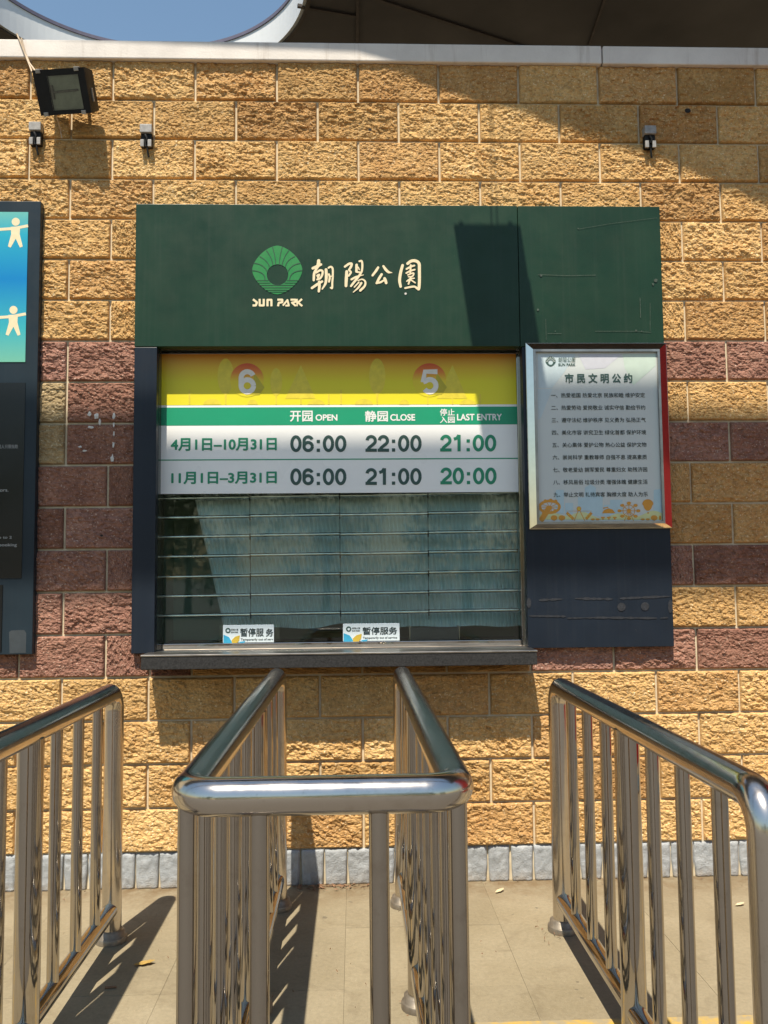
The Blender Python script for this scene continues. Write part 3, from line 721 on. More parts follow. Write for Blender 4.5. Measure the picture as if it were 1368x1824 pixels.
# big numerals drawn as heavy strokes
def numeral(f, ch, u, v, w, h, t):
    """numeral with its top-left at pixel (u, v), size w x h, stroke t"""
    def arc(cx, cy, rx, ry, a0, a1, n=14): return [(cx+rx*math.cos(math.radians(a0+(a1-a0)*i/n)), cy+ry*math.sin(math.radians(a0+(a1-a0)*i/n))) for i in range(n+1)]
    x0, x1, y0, y1 = u+t/2, u+w-t/2, v+t*0.45, v+h-t*0.45; cx = (x0+x1)/2; rx = (x1-x0)/2
    def path(pts, cap=False):
        L = []; n = len(pts)
        for i, (a, b) in enumerate(pts):
            p = pts[max(0, i-1)]; q = pts[min(n-1, i+1)]; dx, dy = q[0]-p[0], q[1]-p[1]; l = math.hypot(dx, dy) or 1
            L.append(((a-dy/l*t/2, b+dx/l*t/2), (a+dy/l*t/2, b-dx/l*t/2)))
        yy = f.y-f.k*0.000008; f.k += 1; o = len(f.v)
        for a, b in L: f.v += [PY(*a, yy), PY(*b, yy)]
        f.f += [(o+2*i, o+2*i+1, o+2*i+3, o+2*i+2) for i in range(n-1)]
    if ch == '0': path(arc(cx, (y0+y1)/2, rx, (y1-y0)/2, 0, 360, 32))
    elif ch == '1': path([(cx+rx*0.25, v), (cx+rx*0.25, v+h)]); path([(u+w*0.14, v+h*0.26), (u+w*0.40, v+h*0.20), (cx+rx*0.20, v+h*0.02)])
    elif ch == '2': path(arc(cx, y0+rx, rx, rx*1.0, 185, 390)+[(x1-w*0.12, v+h*0.52), (x0+w*0.18, v+h*0.76), (x0+w*0.02, v+h*0.93)]); path([(u, y1), (u+w, y1)])
    elif ch == '6': path(arc(cx, y1-rx*0.98, rx, rx*0.98, 0, 360, 28)); path(arc(cx, y0+rx*1.0, rx, rx*1.0, 338, 180)+[(x0, y1-rx)])
    elif ch == '5': path([(u+w*0.94, y0), (u+w*0.22, y0), (u+w*0.12, v+h*0.52)]); path([(u+w*0.13, v+h*0.50)]+arc(cx, y1-rx*1.0, rx, rx*1.0, 225, 505, 22))
    elif ch == ':': f.rect(u+w*0.5-t*0.52, v+h*0.27, u+w*0.5+t*0.52, v+h*0.27+t*1.05); f.rect(u+w*0.5-t*0.52, v+h-t*1.05, u+w*0.5+t*0.52, v+h)
def clock(body, parent, u0, v0, u1, v1, y, mat):
    W = u1-u0; dw, cw = W*0.203, W*0.13; gap = (W-4*dw-cw)/4; u = u0
    for ch in body:
        w = cw if ch == ':' else dw
        if ch == ':':
            for vv_ in (v0+(v1-v0)*0.27, v1-5.9): Flat(y).rect(u+w/2-2.9, vv_, u+w/2+2.9, vv_+5.9).build('colon_dot', mat, parent)
            u += w+gap; continue
        f = Flat(y); numeral(f, ch, u, v0, w, v1-v0, 5.6); f.build('numeral', mat, parent); u += w+gap
# ------------------------------------------------------------------ opening hours board
ob = thing('opening_hours_board', (1.2, YS, PY(600, 878, YS).z), 'opening hours board with yellow top, green stripe and white time rows above the barred window', 'sign')
u0, u1 = 284, 919
def brd(v0, v1, mat, nm, y0, th=0.006):
    a, b = PY(u0, (v0+v1)/2, y0), PY(u1, (v0+v1)/2, y0)
    return MB().box(xl-0.006, xr-0.009, y0, y0+th, PY(600, v1, y0).z, PY(600, v0, y0).z).build(nm, mat, ob)
brd(630, 878, M['signwhite'], 'board', YS)
zt0, zt1 = PY(600, 722, YS).z, PY(600, 630, YS).z
brd(630.5, 721, m_grad('board_yellow', [(0.0, (0.80, 0.70, 0.02)), (0.45, (0.76, 0.66, 0.01)), (0.75, (0.74, 0.46, 0.01)), (1.0, (0.66, 0.23, 0.01))], zt0, zt1), 'yellow_band', YS-0.0008, 0.0007)
brd(725, 757, M['signgreen'], 'green_band', YS-0.0008, 0.0007)
brd(817, 819, M['signgreen'], 'divider_line', YS-0.0008, 0.0007)
yt = YS-0.0016
M['ghost2'] = plain('ink_faint_yellow', (0.77, 0.62, 0.045), 0.4)
def ghost(fn):
    g_ = Flat(yt); fn(g_); g_.build('tree_silhouette', M['ghost2'], ob)
def tree_s(u, vb, vt, w):
    def fn(g_):
        pts = [(u+w/2*math.cos(a), (vb+vt)/2-6+(vb-vt)/2*0.72*math.sin(a)) for a in [math.pi/2+0.15+i*(2*math.pi-0.3)/23 for i in range(24)]]
        g_.poly(pts+[(u+1.1, vb), (u-1.1, vb)])
    ghost(fn)
def dome(u, w, h): ghost(lambda g_: g_.poly([(u+w*math.cos(math.pi*i/12), 720.6-h*math.sin(math.pi*i/12)) for i in range(13)]))
for dx in (0, 270):
    tree_s(402+dx, 720.5, 632, 29); tree_s(492+dx, 720.5, 652, 21)
    ghost(lambda g_: g_.poly([(536+dx, 650), (562+dx, 710), (537.2+dx, 710), (537.2+dx, 720.5), (534.8+dx, 720.5), (534.8+dx, 710), (508+dx, 710)]))
    dome(378+dx, 16, 10); dome(450+dx, 9, 9); dome(563+dx, 15, 9)
    ghost(lambda g_: g_.rect(336+dx, 694, 339+dx, 720.5)); ghost(lambda g_: g_.rect(584+dx, 702, 587+dx, 720.5))
zc0, zc1 = PY(600, 706, YS).z, PY(600, 646, YS).z
m_circ = m_grad('board_sun', [(0.0, (0.80, 0.68, 0.02)), (0.45, (0.78, 0.60, 0.02)), (0.72, (0.74, 0.22, 0.02)), (1.0, (0.66, 0.07, 0.01))], zc0, zc1)
for (u, ch) in ((440, '6'), (765, '5')):
    Flat(yt-0.0004).disc(u, 677, 30, 30, 40).build('sun_disc', m_circ, ob)
    sh = Flat(yt-0.0006); sh.poly([(u+13, 664), (u+31, 690), (u+22, 703), (u-2, 704), (u-10, 695), (u+10, 690)]); sh.build('digit_shadow', M['dropshade'], ob)
    f = Flat(yt-0.0008); numeral(f, ch, u-15, 658, 31, 44, 9.0); f.build('numeral', M['digit'], ob)
text('开园', ob, 516.5, 731.5, 557, 751, yt, M['white'], 0.020); text('OPEN', ob, 562, 738, 601, 749.5, yt, M['white'], 0.028)
text('静园', ob, 650, 731.5, 691, 751, yt, M['white'], 0.020); text('CLOSE', ob, 695, 737.5, 739.5, 749.5, yt, M['white'], 0.028)
text('停止', ob, 783.5, 728, 810, 740.5, yt, M['white'], 0.018); text('入园', ob, 783.5, 742, 810, 753.5, yt, M['white'], 0.018)
text('LAST ENTRY', ob, 814, 737, 894, 749, yt, M['white'], 0.028)
text('4月1日–10月31日', ob, 304, 780, 493, 803, yt, M['txtgreen'], 0.030); text('11月1日–3月31日', ob, 305, 840, 493, 862, yt, M['txtgreen'], 0.030)
for (body, a, b, c, d, mt) in (('06:00', 517, 775.5, 617, 805, 'txtdark'), ('22:00', 651, 775, 751, 804.5, 'txtdark'), ('21:00', 784, 774.5, 884, 804, 'txtgreen'),
                               ('06:00', 517, 834.5, 617, 864, 'txtdark'), ('21:00', 651, 834, 751, 863.5, 'txtdark'), ('20:00', 784.5, 833, 884.5, 862.5, 'txtgreen')):
    clock(body, ob, a, b, c, d, yt, M[mt])

# ------------------------------------------------------------------ curtain, cards and tray behind the glass
YC = 0.190
def cu(u, v): p = PY(u, v, YC); return p.x, p.z
xt0 = PY(345, 885, YC).x; xb0 = PY(398, 1112, YC).x; xe = PY(935, 1000, YC).x
zt_c = PY(600, 800, YC).z; zb_c = PY(600, 1117, YC).z
pitch = 0.0185; nst = int((xe-xb0)/pitch); nx = nst*8; nz = 60
vs = []; fs = []
for j in range(nz+1):
    t = j/nz; z = zt_c+(zb_c-zt_c)*t
    x0 = xt0+(xb0-xt0)*max(0, (t-0.25))/0.75
    for i in range(nx+1):
        s_ = i/nx; x = x0+(xe-x0)*s_
        ph = 2*math.pi*i/8
        big = 0.024*noise.fractal(Vector((x*2.4, 0.3, z*8.5)), 0.9, 2, 2)*min(1, t*2)+0.011*(1-abs(noise.noise(Vector((x*4+z*3, 1.7, z*13)))))*t
        fold = 0.022*math.exp(-((z-PY(600, 966, YC).z)/0.012)**2)
        y = YC + 0.0038*math.cos(ph) + big*0.9 - fold*0.6
        z2 = z + (0.03*noise.noise(Vector((x*4, 5, 0))) if j == nz else 0)
        vs.append((x, y, z2))
for j in range(nz):
    for i in range(nx):
        a = j*(nx+1)+i; fs.append((a, a+nx+1, a+nx+2, a+1))
cur = MB().add(vs, fs, True).build('curtain', M['curtain'])
tag(cur, 'crumpled blue-grey ribbed curtain hanging behind the barred glass', 'curtain')

def card(name, u0, v0, u1, v1, yy, label, cut=False):
    zb = zbr+0.0004; ct = thing(name, (PY((u0+u1)/2, v1, yy).x, yy, zb), label, 'card', 'out of service cards')
    x0, x1, z1 = PY(u0, v1, yy).x, PY(u1, v1, yy).x, PY((u0+u1)/2, v0, yy).z
    MB().bbox(x0, x1, yy, yy+0.004, zb, z1, 0.0015).build('card', M['cardpaper'], ct)
    y2 = yy-0.0008; w, h = u1-u0, v1-v0
    f = Flat(y2); f.poly([(u0+1, v0+h*0.50), (u0+w*0.12, v0+h*0.62), (u0+w*0.2, v0+h*0.98), (u0+1, v0+h*0.98)]); f.build('petal', M['cardblue'], ct)
    f = Flat(y2); f.poly([(u0+w*0.30, v0+h*0.98), (u0+w*0.33, v0+h*0.86), (u0+w*0.44, v0+h*0.82), (u0+w*0.40, v0+h*0.98)])
    f.build('petal', M['cardblue'], ct)
    f = Flat(y2-0.0006); f.poly([(u0+w*0.18, v0+h*0.98), (u0+w*0.17, v0+h*0.78), (u0+w*0.24, v0+h*0.60), (u0+w*0.33, v0+h*0.53), (u0+w*0.32, v0+h*0.78), (u0+w*0.26, v0+h*0.98)]); f.build('petal', M['amber'], ct)
    f = Flat(y2); f.ring(u0+w*0.10, v0+h*0.29, 3.6, 2.4, 16); f.build('emblem', M['txtdark'], ct)
    text('朝陽公園', ct, u0+w*0.16, v0+h*0.2, u0+w*0.30, v0+h*0.30, y2, M['ink'], 0.01); text('SUN PARK', ct, u0+w*0.16, v0+h*0.34, u0+w*0.30, v0+h*0.42, y2, M['ink'], 0.03)
    if cut:
        text('暂停服', ct, u0+w*0.34, v0+h*0.17, u0+w*0.80, v0+h*0.60, y2, M['ink'], 0.022); text('务', ct, u0+w*0.84, v0+h*0.19, u0+w*0.985, v0+h*0.60, y2, M['ink'], 0.022)
        text('Temporarily out of serv', ct, u0+w*0.35, v0+h*0.68, u0+w*0.985, v0+h*0.83, y2, M['ink'], 0.02)
    else:
        text('暂停服务', ct, u0+w*0.345, v0+h*0.18, u0+w*0.955, v0+h*0.58, y2, M['ink'], 0.022)
        text('Temporarily out of service', ct, u0+w*0.35, v0+h*0.68, u0+w*0.955, v0+h*0.82, y2, M['ink'], 0.02)
    return ct
card('service_card', 397, 1113, 488, 1148, YGL-0.012, 'out of service card with blue petals at the left end of the window ledge', True)
card('service_card', 611, 1110.5, 712, 1145, YGL-0.012, 'out of service card with blue petals near the middle of the window ledge')
# clear holder behind the first card
hx0, hx1 = PY(391, 1130, 0.097).x, PY(498, 1130, 0.097).x
h = thing('card_holder', ((hx0+hx1)/2, 0.097, zfr+0.0125), 'clear acrylic holder standing behind the left service card', 'holder')
MB().box(hx0, hx1, 0.0955, 0.0985, zfr+0.0125, PY(440, 1112, 0.097).z).build('back_sheet', M['glass'], h)
MB().box(hx0, hx1, 0.0990, 0.14, zfr+0.0125, zfr+0.0145).build('foot', M['glass'], h)
tx0, tx1 = PY(731, 1130, 0.115).x, PY(818, 1130, 0.115).x; zt2 = PY(775, 1117, 0.115).z
tr_ = thing('document_tray', ((tx0+tx1)/2, 0.13, zfr+0.0125), 'dark metal document tray on the window ledge right of the cards', 'tray')
MB().bbox(tx0, tx1, 0.116, 0.122, zfr+0.0125, zt2, 0.002).build('front_plate', M['smudge'], tr_)
MB().box(tx0-0.003, tx0+0.003, 0.1225, 0.20, zfr+0.0125, zt2+0.004).build('side_plate', M['steel_dull'], tr_)
MB().box(tx1-0.003, tx1+0.003, 0.1225, 0.20, zfr+0.0125, zt2+0.004).build('side_plate', M['steel_dull'], tr_)

# ------------------------------------------------------------------ framed notice
nb = thing('framed_notice', (2.35, YP, PY(1070, 943, YP).z), 'pale poster of civic rules in a shiny steel frame, right of the barred window', 'notice')
YF = YP-0.034
OX0, OX1 = PY(939, 780, YP-0.004).x, PY(1192, 780, YP-0.004).x; OZ0, OZ1 = PY(1068, 942, YP-0.004).z, PY(1065, 611, YP-0.004).z
IX0, IX1 = PY(953, 780, YF).x, PY(1180, 780, YF).x; IZ0, IZ1 = PY(1068, 933, YF).z, PY(1065, 622, YF).z
MB().bbox(OX0, OX1, YP-0.010, YP-0.0005, OZ0, OZ1, 0.002).build('back_tray', M['steel'], nb)
yb = YP-0.0105
for (a, b, c, d) in (((OX0+.003, OZ1-.003), (OX1-.003, OZ1-.003), (IX1, IZ1), (IX0, IZ1)), ((OX1-.003, OZ0+.003), (OX0+.003, OZ0+.003), (IX0, IZ0), (IX1, IZ0)),
                     ((OX0+.003, OZ0+.003), (OX0+.003, OZ1-.003), (IX0, IZ1), (IX0, IZ0)), ((OX1-.003, OZ1-.003), (OX1-.003, OZ0+.003), (IX1, IZ0), (IX1, IZ1))):
    MB().add([(a[0], yb, a[1]), (b[0], yb, b[1]), (c[0], YF, c[1]), (d[0], YF, d[1])], [(0,1,2,3)]).build('frame_bevel', M['steel_bright'], nb)
lw = 0.012
for (x0, x1, z0, z1) in ((IX0, IX1, IZ1-lw, IZ1), (IX0, IX1, IZ0, IZ0+lw), (IX0, IX0+lw, IZ0+lw, IZ1-lw), (IX1-lw, IX1, IZ0+lw, IZ1-lw)):
    MB().box(x0+0.0003, x1-0.0003, YF-0.003, YF+0.012, z0+0.0003, z1-0.0003).build('frame_lip', M['steel_dull'], nb)
yq = YF+0.010
pst = MB().box(IX0+lw, IX1-lw, yq, yq+0.004, IZ0+lw, IZ1-lw).build('poster', M['poster'], nb)
y1 = yq-0.0004
yx = y1-0.0014
k4 = lambda X, Y: (920+X/4.56, 590+Y/4.56)
def ff(shapes, mat, nm, dy=0.0):
    f = Flat(y1-dy)
    for sh in shapes: f.poly([k4(*p) for p in sh])
    return f.build(nm, mat, pst)
ff([[(175,185),(480,185),(390,330),(290,460),(180,460)]], M['skypale'], 'tint_patch'); ff([[(172,470),(290,470),(200,700),(178,720)]], M['skypale'], 'tint_patch')
ff([[(500,185),(860,185),(720,300),(560,310)]], M['lilac'], 'tint_patch', 0.0001)
ff([[(862,185),(1130,185),(1130,280),(950,440),(880,300)]], M['mint'], 'tint_patch', 0.0002)
for sh_ in ([(320,1290),(385,1290),(385,1480),(320,1480)], [(395,1395),(460,1395),(460,1500),(395,1500)], [(500,1350),(555,1350),(555,1270),(600,1245),(645,1270),(645,1330),(700,1340),(700,1500),(500,1500)],
    [(710,1410),(760,1410),(760,1370),(860,1370),(860,1500),(710,1500)], [(1115,1290),(1178,1280),(1182,1500),(1115,1500)]): ff([sh_], M['skyprint'], 'city_silhouette', 0.0003)
gr = [(186,1530)]+[(186+i*25, 1490-20*math.sin(i*0.55)-12*math.sin(i*0.21)) for i in range(41)]+[(1186,1532)]
ff([gr], M['lime'], 'grass_strip', 0.0005)
q5 = lambda X, Y: (940+X/5.26, 860+Y/5.26)
om = Flat(y1-0.0006)
def od(X, Y, r, ry=None): om.disc(*q5(X, Y), r/5.26, (ry or r)/5.26)
def ol(pts, w): om.line([q5(*p) for p in pts], w/5.26, False)
om.ring(*q5(205, 225), 92/5.26, 26/5.26, 30, 55/5.26); ol([(205,225),(160,300),(120,358)], 50); od(205, 235, 22)
for a in range(10): ol([(205,228),(205+88*math.cos(a*.628),228+50*math.sin(a*.628))], 5)
for (X, Y) in ((165,172),(215,165),(262,175),(150,285),(255,268)): od(X, Y, 17)
for X in (247, 320, 1185): od(X, 328, 32, 24); ol([(X,345),(X,358)], 7)
od(1240, 328, 12, 22)
ol([(480,245),(435,355)], 7); ol([(480,245),(535,355)], 7); od(480, 243, 22); ol([(360,265),(600,265)], 3)
ol([(365,280),(430,340)], 26); ol([(598,280),(545,340)], 26)
om.poly([q5(695,285),q5(715,255),q5(755,238),q5(795,250),q5(822,285)]); ol([(705,238),(755,228)], 9)
for X in (705, 760, 815): ol([(X,318),(X,345)], 14); ol([(X-18,325),(X+18,325)], 12)
for X in (610, 655, 1078, 1125): od(X, 342, 20, 9)
om.ring(*q5(948, 262), 55/5.26, 6/5.26); od(948, 262, 20)
for a in range(8):
    c, q = math.cos(a*math.pi/4), math.sin(a*math.pi/4); ol([(948,262),(948+80*c,262+70*q)], 5); od(948+88*c, 262+72*q, 20, 14)
ol([(948,262),(905,355)], 6); ol([(948,262),(992,355)], 6)
om.poly([q5(1075+52*(1-math.cos(t)) if False else 1125+52*math.cos(t), 200+46*math.sin(t)) if math.sin(t) < 0.25 else q5(1125+52*math.cos(t)*0.8, 200+62*math.sin(t)) for t in [i*0.2618 for i in range(24)]])
od(1128, 282, 8)
om.build('fairground_print', M['orange'], pst)
for (X, Y, r) in ((480,243,15),(385,298,7),(405,318,7),(575,300,7),(558,318,7)):
    am = Flat(y1-0.0012); am.disc(*q5(X, Y), r/5.26); am.build('fairground_lamp', M['amber'], pst)
lf = Flat(yx); n = 40; vv = []
cxl, cyl = 980.8, 643.6
for i in range(n):
    a = 2*math.pi*i/n; c, q = math.cos(a), math.sin(a); rad = (abs(c)**1.6+abs(q)**1.6)**(-1/1.6); vv += [(cxl+9.2*rad*c, cyl+9*rad*q), (cxl+0.1+4.2*c, cyl+1.9+4.2*q)]
lf.v += [PY(u, v, yx) for u, v in vv]; lf.f += [(2*i, 2*((i+1) % n), 2*((i+1) % n)+1, 2*i+1) for i in range(n)]
lf.build('emblem', M['txtdark'], pst)
l2 = Flat(yx-0.0002)
for a in range(-80, 81, 20):
    t = math.radians(a-90); l2.line([(cxl+4.6*math.cos(t), cyl+1.5+4.6*math.sin(t)), (cxl+10*math.cos(t), cyl+1+10*math.sin(t))], 0.7, False)
l2.build('emblem_lines', M['poster'], pst)
text('朝陽公園', pst, 994.5, 636.5, 1025, 645.5, yx, M['txtdark'], 0.0, shear=0.1); text('SUN PARK', pst, 994.5, 647, 1025, 652, yx, M['txtdark'], 0.03)
text('市 民 文 明 公 约', pst, 1006, 665, 1126.5, 682.5, yx, M['txtdark'], 0.03)
LINES = ['一、热爱祖国 热爱北京 民族和睦 维护安定', '二、热爱劳动 爱岗敬业 诚实守信 勤俭节约', '三、遵守法纪 维护秩序 见义勇为 弘扬正气', '四、美化市容 讲究卫生 绿化首都 保护环境',
         '五、关心集体 爱护公物 热心公益 保护文物', '六、崇尚科学 重教尊师 自强不息 提高素质', '七、敬老爱幼 拥军爱民 尊重妇女 助残济困', '八、移风易俗 垃圾分类 增强体魄 健康生活', '九、举止文明 礼待宾客 胸襟大度 助人为乐']
for k, body in enumerate(LINES):
    vc = 704+22.1*k; text(body, pst, 981.4+0.58*k, vc-4.5, 1148.8+0.68*k, vc+4.5, yx, M['ink'], 0.008, fit='width')

# ------------------------------------------------------------------ notice board at the left
xr_ = (PY(73, 360, YP).x+PY(57, 1166, YP).x)/2
zb3, zt3 = PY(30, 1166, YP).z, PY(30, 358, YP).z
lb = thing('information_board', (-0.9, YP, zb3), 'slate information board at the left edge with blue poster over a black panel', 'notice board')
MB().bbox(-1.75, xr_, YP, -0.0005, zb3, zt3, 0.003).build('board', M['slate'], lb)
ylb = YP-0.001
pz0, pz1 = PY(20, 645, YP).z, PY(20, 378, YP).z
px1 = PY(48, 510, YP).x
m_teal = m_grad('poster_blue', [(0.0, (0.16, 0.46, 0.34)), (0.22, (0.04, 0.40, 0.46)), (0.55, (0.0, 0.20, 0.50)), (0.85, (0.02, 0.36, 0.50)), (1.0, (0.14, 0.46, 0.42))], pz0, pz1, 0.3)
lp = MB().box(-1.6, px1, YP-0.003, YP-0.0003, pz0, pz1).build('poster', m_teal, lb)
for (u, v) in ((28, 395), (24, 552)):
    f = Flat(YP-0.0035)
    for du in (0, -62):
        f.disc(u+du, v, 7.2); f.poly([(u+du-9, v+9), (u+du+8, v+8), (u+du+7, v+22), (u+du+12.5, v+44), (u+du+7.5, v+46), (u+du, v+30), (u+du-9, v+46), (u+du-14, v+44), (u+du-8, v+22)])
        f.line([(u+du-34, v+14), (u+du-4, v+12), (u+du+22, v+7)], 5, False)
    f.build('paper_figure', M['cream'], lp)
bz0, bz1 = PY(20, 1030, YP).z, PY(20, 682, YP).z
bp = MB().box(-1.6, PY(42, 860, YP).x, YP-0.003, YP-0.0003, bz0, bz1).build('black_panel', M['blackgloss'], lb)
yk = YP-0.0036
text('购票入园须知仅限成人只限指数', bp, -52, 792, 32, 799, yk, M['greytext'], 0.0)
text('tickets for visitors.', bp, -62, 870, 15, 876, yk, M['greytext'], 0.01); text('may bring by up to 2', bp, -60, 955, 21, 961, yk, M['greytext'], 0.01); text('in advance. Pre-booking', bp, -66, 968, 30, 975, yk, M['greytext'], 0.01)
MB().box(-1.2, PY(4, 1100, YP).x, YP-0.004, YP-0.0003, PY(4, 1160, YP).z, PY(4, 1042, YP).z).build('screen', M['blackgloss'], lb)
f = Flat(YP-0.0008); f.poly([(16, 1126), (20, 1123), (43, 1122), (47, 1128), (46, 1163), (17, 1164)]); f.build('smudge', M['smudge'], lb)

# ------------------------------------------------------------------ floodlights
def floodlight(center, w, hgt, dep, rot, label, bracket=None):
    fl = thing('floodlight', center, label, 'floodlight', 'floodlights')
    fl.rotation_euler = rot
    def part(mbld, nm, mat, par=fl):
        me = bpy.data.meshes.new(nm); me.from_pydata(mbld.v, [], mbld.f); me.polygons.foreach_set('use_smooth', mbld.sm); return link(nm, me, mat, par)
    W, H_ = w/2, hgt/2
    b = MB()   # tapered housing
    b.add([(-W,0,-H_),(W,0,-H_),(W,0,H_),(-W,0,H_),(-W*.92,dep,-H_*.9),(W*.92,dep,-H_*.9),(W*.92,dep,H_*.9),(-W*.92,dep,H_*.9)], [(0,4,5,1),(1,5,6,2),(2,6,7,3),(3,7,4,0),(4,7,6,5)])
    part(b, 'housing', M['black'])
    # bezel around an off-centre window
    x0, x1, z0, z1 = -W*0.48, W*0.72, -H_*0.80, H_*0.72
    fz = MB()
    for (a, bb, c, d) in ((-W,x0,-H_,H_),(x1,W,-H_,H_),(x0,x1,-H_,z0),(x0,x1,z1,H_)): fz.box(a+0.0002, bb-0.0002, -0.016, -0.0003, c, d)
    part(fz, 'bezel', M['black'])
    rf = MB(); rf.add([(x0,-0.002,z0),(x1,-0.002,z0),(x1,-0.002,z1),(x0,-0.002,z1)], [(0,1,2,3)]); part(rf, 'reflector', M['reflector'])
    lt = MB(); lt.tube([(x0+0.015,-0.008,0.0),(x1-0.015,-0.008,0.004)], 0.005, 10); lt.box(x0+0.006, x0+0.016, -0.014, -0.003, -0.03, 0.03); part(lt, 'lamp_tube', M['capgrey'])
    gl_ = MB(); gl_.box(x0+0.0004, x1-0.0004, -0.0145, -0.0125, z0+0.0004, z1-0.0004); part(gl_, 'glass_pane', M['glass'])
    for sx in (-0.78, 0.70):
        for sz in (-1, 1):
            c = MB(); c.bbox(sx*W-0.011, sx*W+0.011, -0.021, 0.006, sz*H_-(0.014 if sz > 0 else 0.004), sz*H_+(0.004 if sz > 0 else 0.014), 0.002); part(c, 'clip', M['clip'])
    yk_ = MB(); yk_.bbox(W*0.80, W*1.02, dep*0.3, dep*0.42, -H_*0.5, H_*0.1, 0.002); part(yk_, 'yoke', M['clip'])
    return fl
pc = PY(113, 163.5, -0.17)
fl1 = floodlight(pc, 0.249, 0.193, 0.11, (math.radians(29.3), 0.0, math.radians(-7.3)), 'black square floodlight tilted on the upper left of the brick wall')
# bracket, cable
MB().tube([(pc.x+0.06, -0.09, pc.z-0.01), (pc.x+0.07, -0.04, pc.z+0.0), (pc.x+0.07, 0.0, pc.z+0.0)], 0.008, 8).build('wall_arm', M['black'], None)
arm = bpy.data.objects['wall_arm']
mw = arm.data
bpy.context.view_layer.update()
inv = fl1.matrix_world.inverted(); mw.transform(inv); arm.parent = fl1
for (pts, mt, r) in (([PY(38, 68, -0.05), PY(44, 92, -0.05), PY(52, 112, -0.045), PY(64, 128, -0.10)], 'cord', 0.0045), ([PY(30, 60, -0.04), PY(40, 84, -0.05), PY(52, 115, -0.05), PY(57, 128, -0.09)], 'cord', 0.004), ([PY(100, 205, -0.1), PY(104, 218, -0.05), PY(108, 232, -0.03), PY(110, 246, -0.03)], 'cord', 0.003)):
    o = MB().tube(pts, r, 8).build('cable', M[mt], None); o.data.transform(inv); o.parent = fl1
# second floodlight hangs face down from the canopy, just above the picture; its shadow lies on the green panel
k = 0.60
def up(u, v, d): p = PY(u, v, YP); t = d/LDIR.y; return p - LDIR*t
A_ = up(808, 381, 0.60); B_ = up(926, 378, 0.60)
Lf = 0.56
fc = Vector(((A_.x+B_.x)/2, A_.y-Lf/2, A_.z-0.05))
fl2 = floodlight(fc, (B_.x-A_.x), Lf, 0.05, (math.radians(90), 0, 0), 'large floodlight hung face down from the canopy above the green header')
bpy.context.view_layer.update(); inv = fl2.matrix_world.inverted()
for dy in (0.2, 0.05):
    o = MB().tube([(fc.x, fc.y+dy, fc.z+0.045), (fc.x, fc.y+0.2, ZR+0.01)], 0.003, 8).build('hanger_wire', M['black'], None); o.data.transform(inv); o.parent = fl2

# ------------------------------------------------------------------ small wall brackets
for (u, v, lab) in ((64, 240, 'small grey-capped black wall bracket below the tilted floodlight'), (261, 244, 'small grey-capped black wall bracket right of the floodlight shadow'), (1157, 246, 'small grey-capped black wall bracket in the shade at upper right')):
    p = PY(u, v, -0.03); cx, cz = p.x, p.z
    t = thing('wall_bracket', (cx, -0.01, cz), lab, 'bracket', 'small brackets on the wall')
    MB().bbox(cx-0.029, cx+0.029, -0.050, -0.005, cz+0.014, cz+0.056, 0.003).build('cap', M['capgrey'], t)
    MB().bbox(cx-0.027, cx+0.027, -0.036, -0.005, cz-0.052, cz+0.0135, 0.003).build('body', M['black'], t)
    for sx in (-1, 1):
        MB().bbox(cx+sx*0.018-0.009, cx+sx*0.018+0.009, -0.047, -0.037, cz-0.055, cz-0.020, 0.002).build('tab', M['capgrey'], t)
    MB().tube([(cx-0.004, -0.043, cz+0.005), (cx+0.006, -0.046, cz-0.012), (cx+0.002, -0.040, cz-0.03)], 0.006, 8).build('screw', M['black'], t)
    MB().tube([(cx+0.004, -0.03, cz-0.05), (cx+0.006, -0.028, cz-0.075), (cx+0.010, -0.022, cz-0.098)], 0.005, 8).build('wire_end', M['black'], t)

# ------------------------------------------------------------------ queue barriers
RH, RS, RB = 0.038, 0.019, 0.030
def flange(m, x, y): m.tube([(x,y,0.0005),(x,y,0.020),(x,y,0.024),(x,y,0.0245),(x,y,0.042),(x,y,0.047)], [0.060,0.060,0.057,0.052,0.051,0.040], 28)
def outer_barrier(x, label):
    yb_, yf = -0.585, -2.40; zc = 1.008-RH
    t = thing('queue_barrier', (x, (yb_+yf)/2, 0), label, 'barrier', 'steel queue barriers')
    MB().tube(bend([(x,yb_,0.03),(x,yb_,zc),(x,yf,zc),(x,yf,0.03)], 0.075, 12), RH, 32).build('handrail', M['rail'], t)
    step = (yb_-yf)/8
    for i in range(1, 8):
        y = yb_-step*i
        if i == 4:
            MB().tube([(x,y,0.03),(x,y,zc-0.02)], RH, 32).build('post', M['steel'], t)
        else:
            MB().tube([(x,y,0.135),(x,y,zc-0.02)], RS, 24).build('spindle', M['steel'], t)
    for a, b in ((0, 4), (4, 8)):
        MB().tube([(x,yb_-step*a-0.03,0.125),(x,yb_-step*b+0.03,0.125)], RB, 24).build('bottom_rail', M['steel'], t)
    for i in (0, 4, 8):
        m = MB(); flange(m, x, yb_-step*i); m.build('base_flange', M['flange'], t)
outer_barrier(0.200, 'steel queue barrier at the left with its far bend before the red bricks')
outer_barrier(1.990, 'steel queue barrier at the right bending down at the right picture edge')

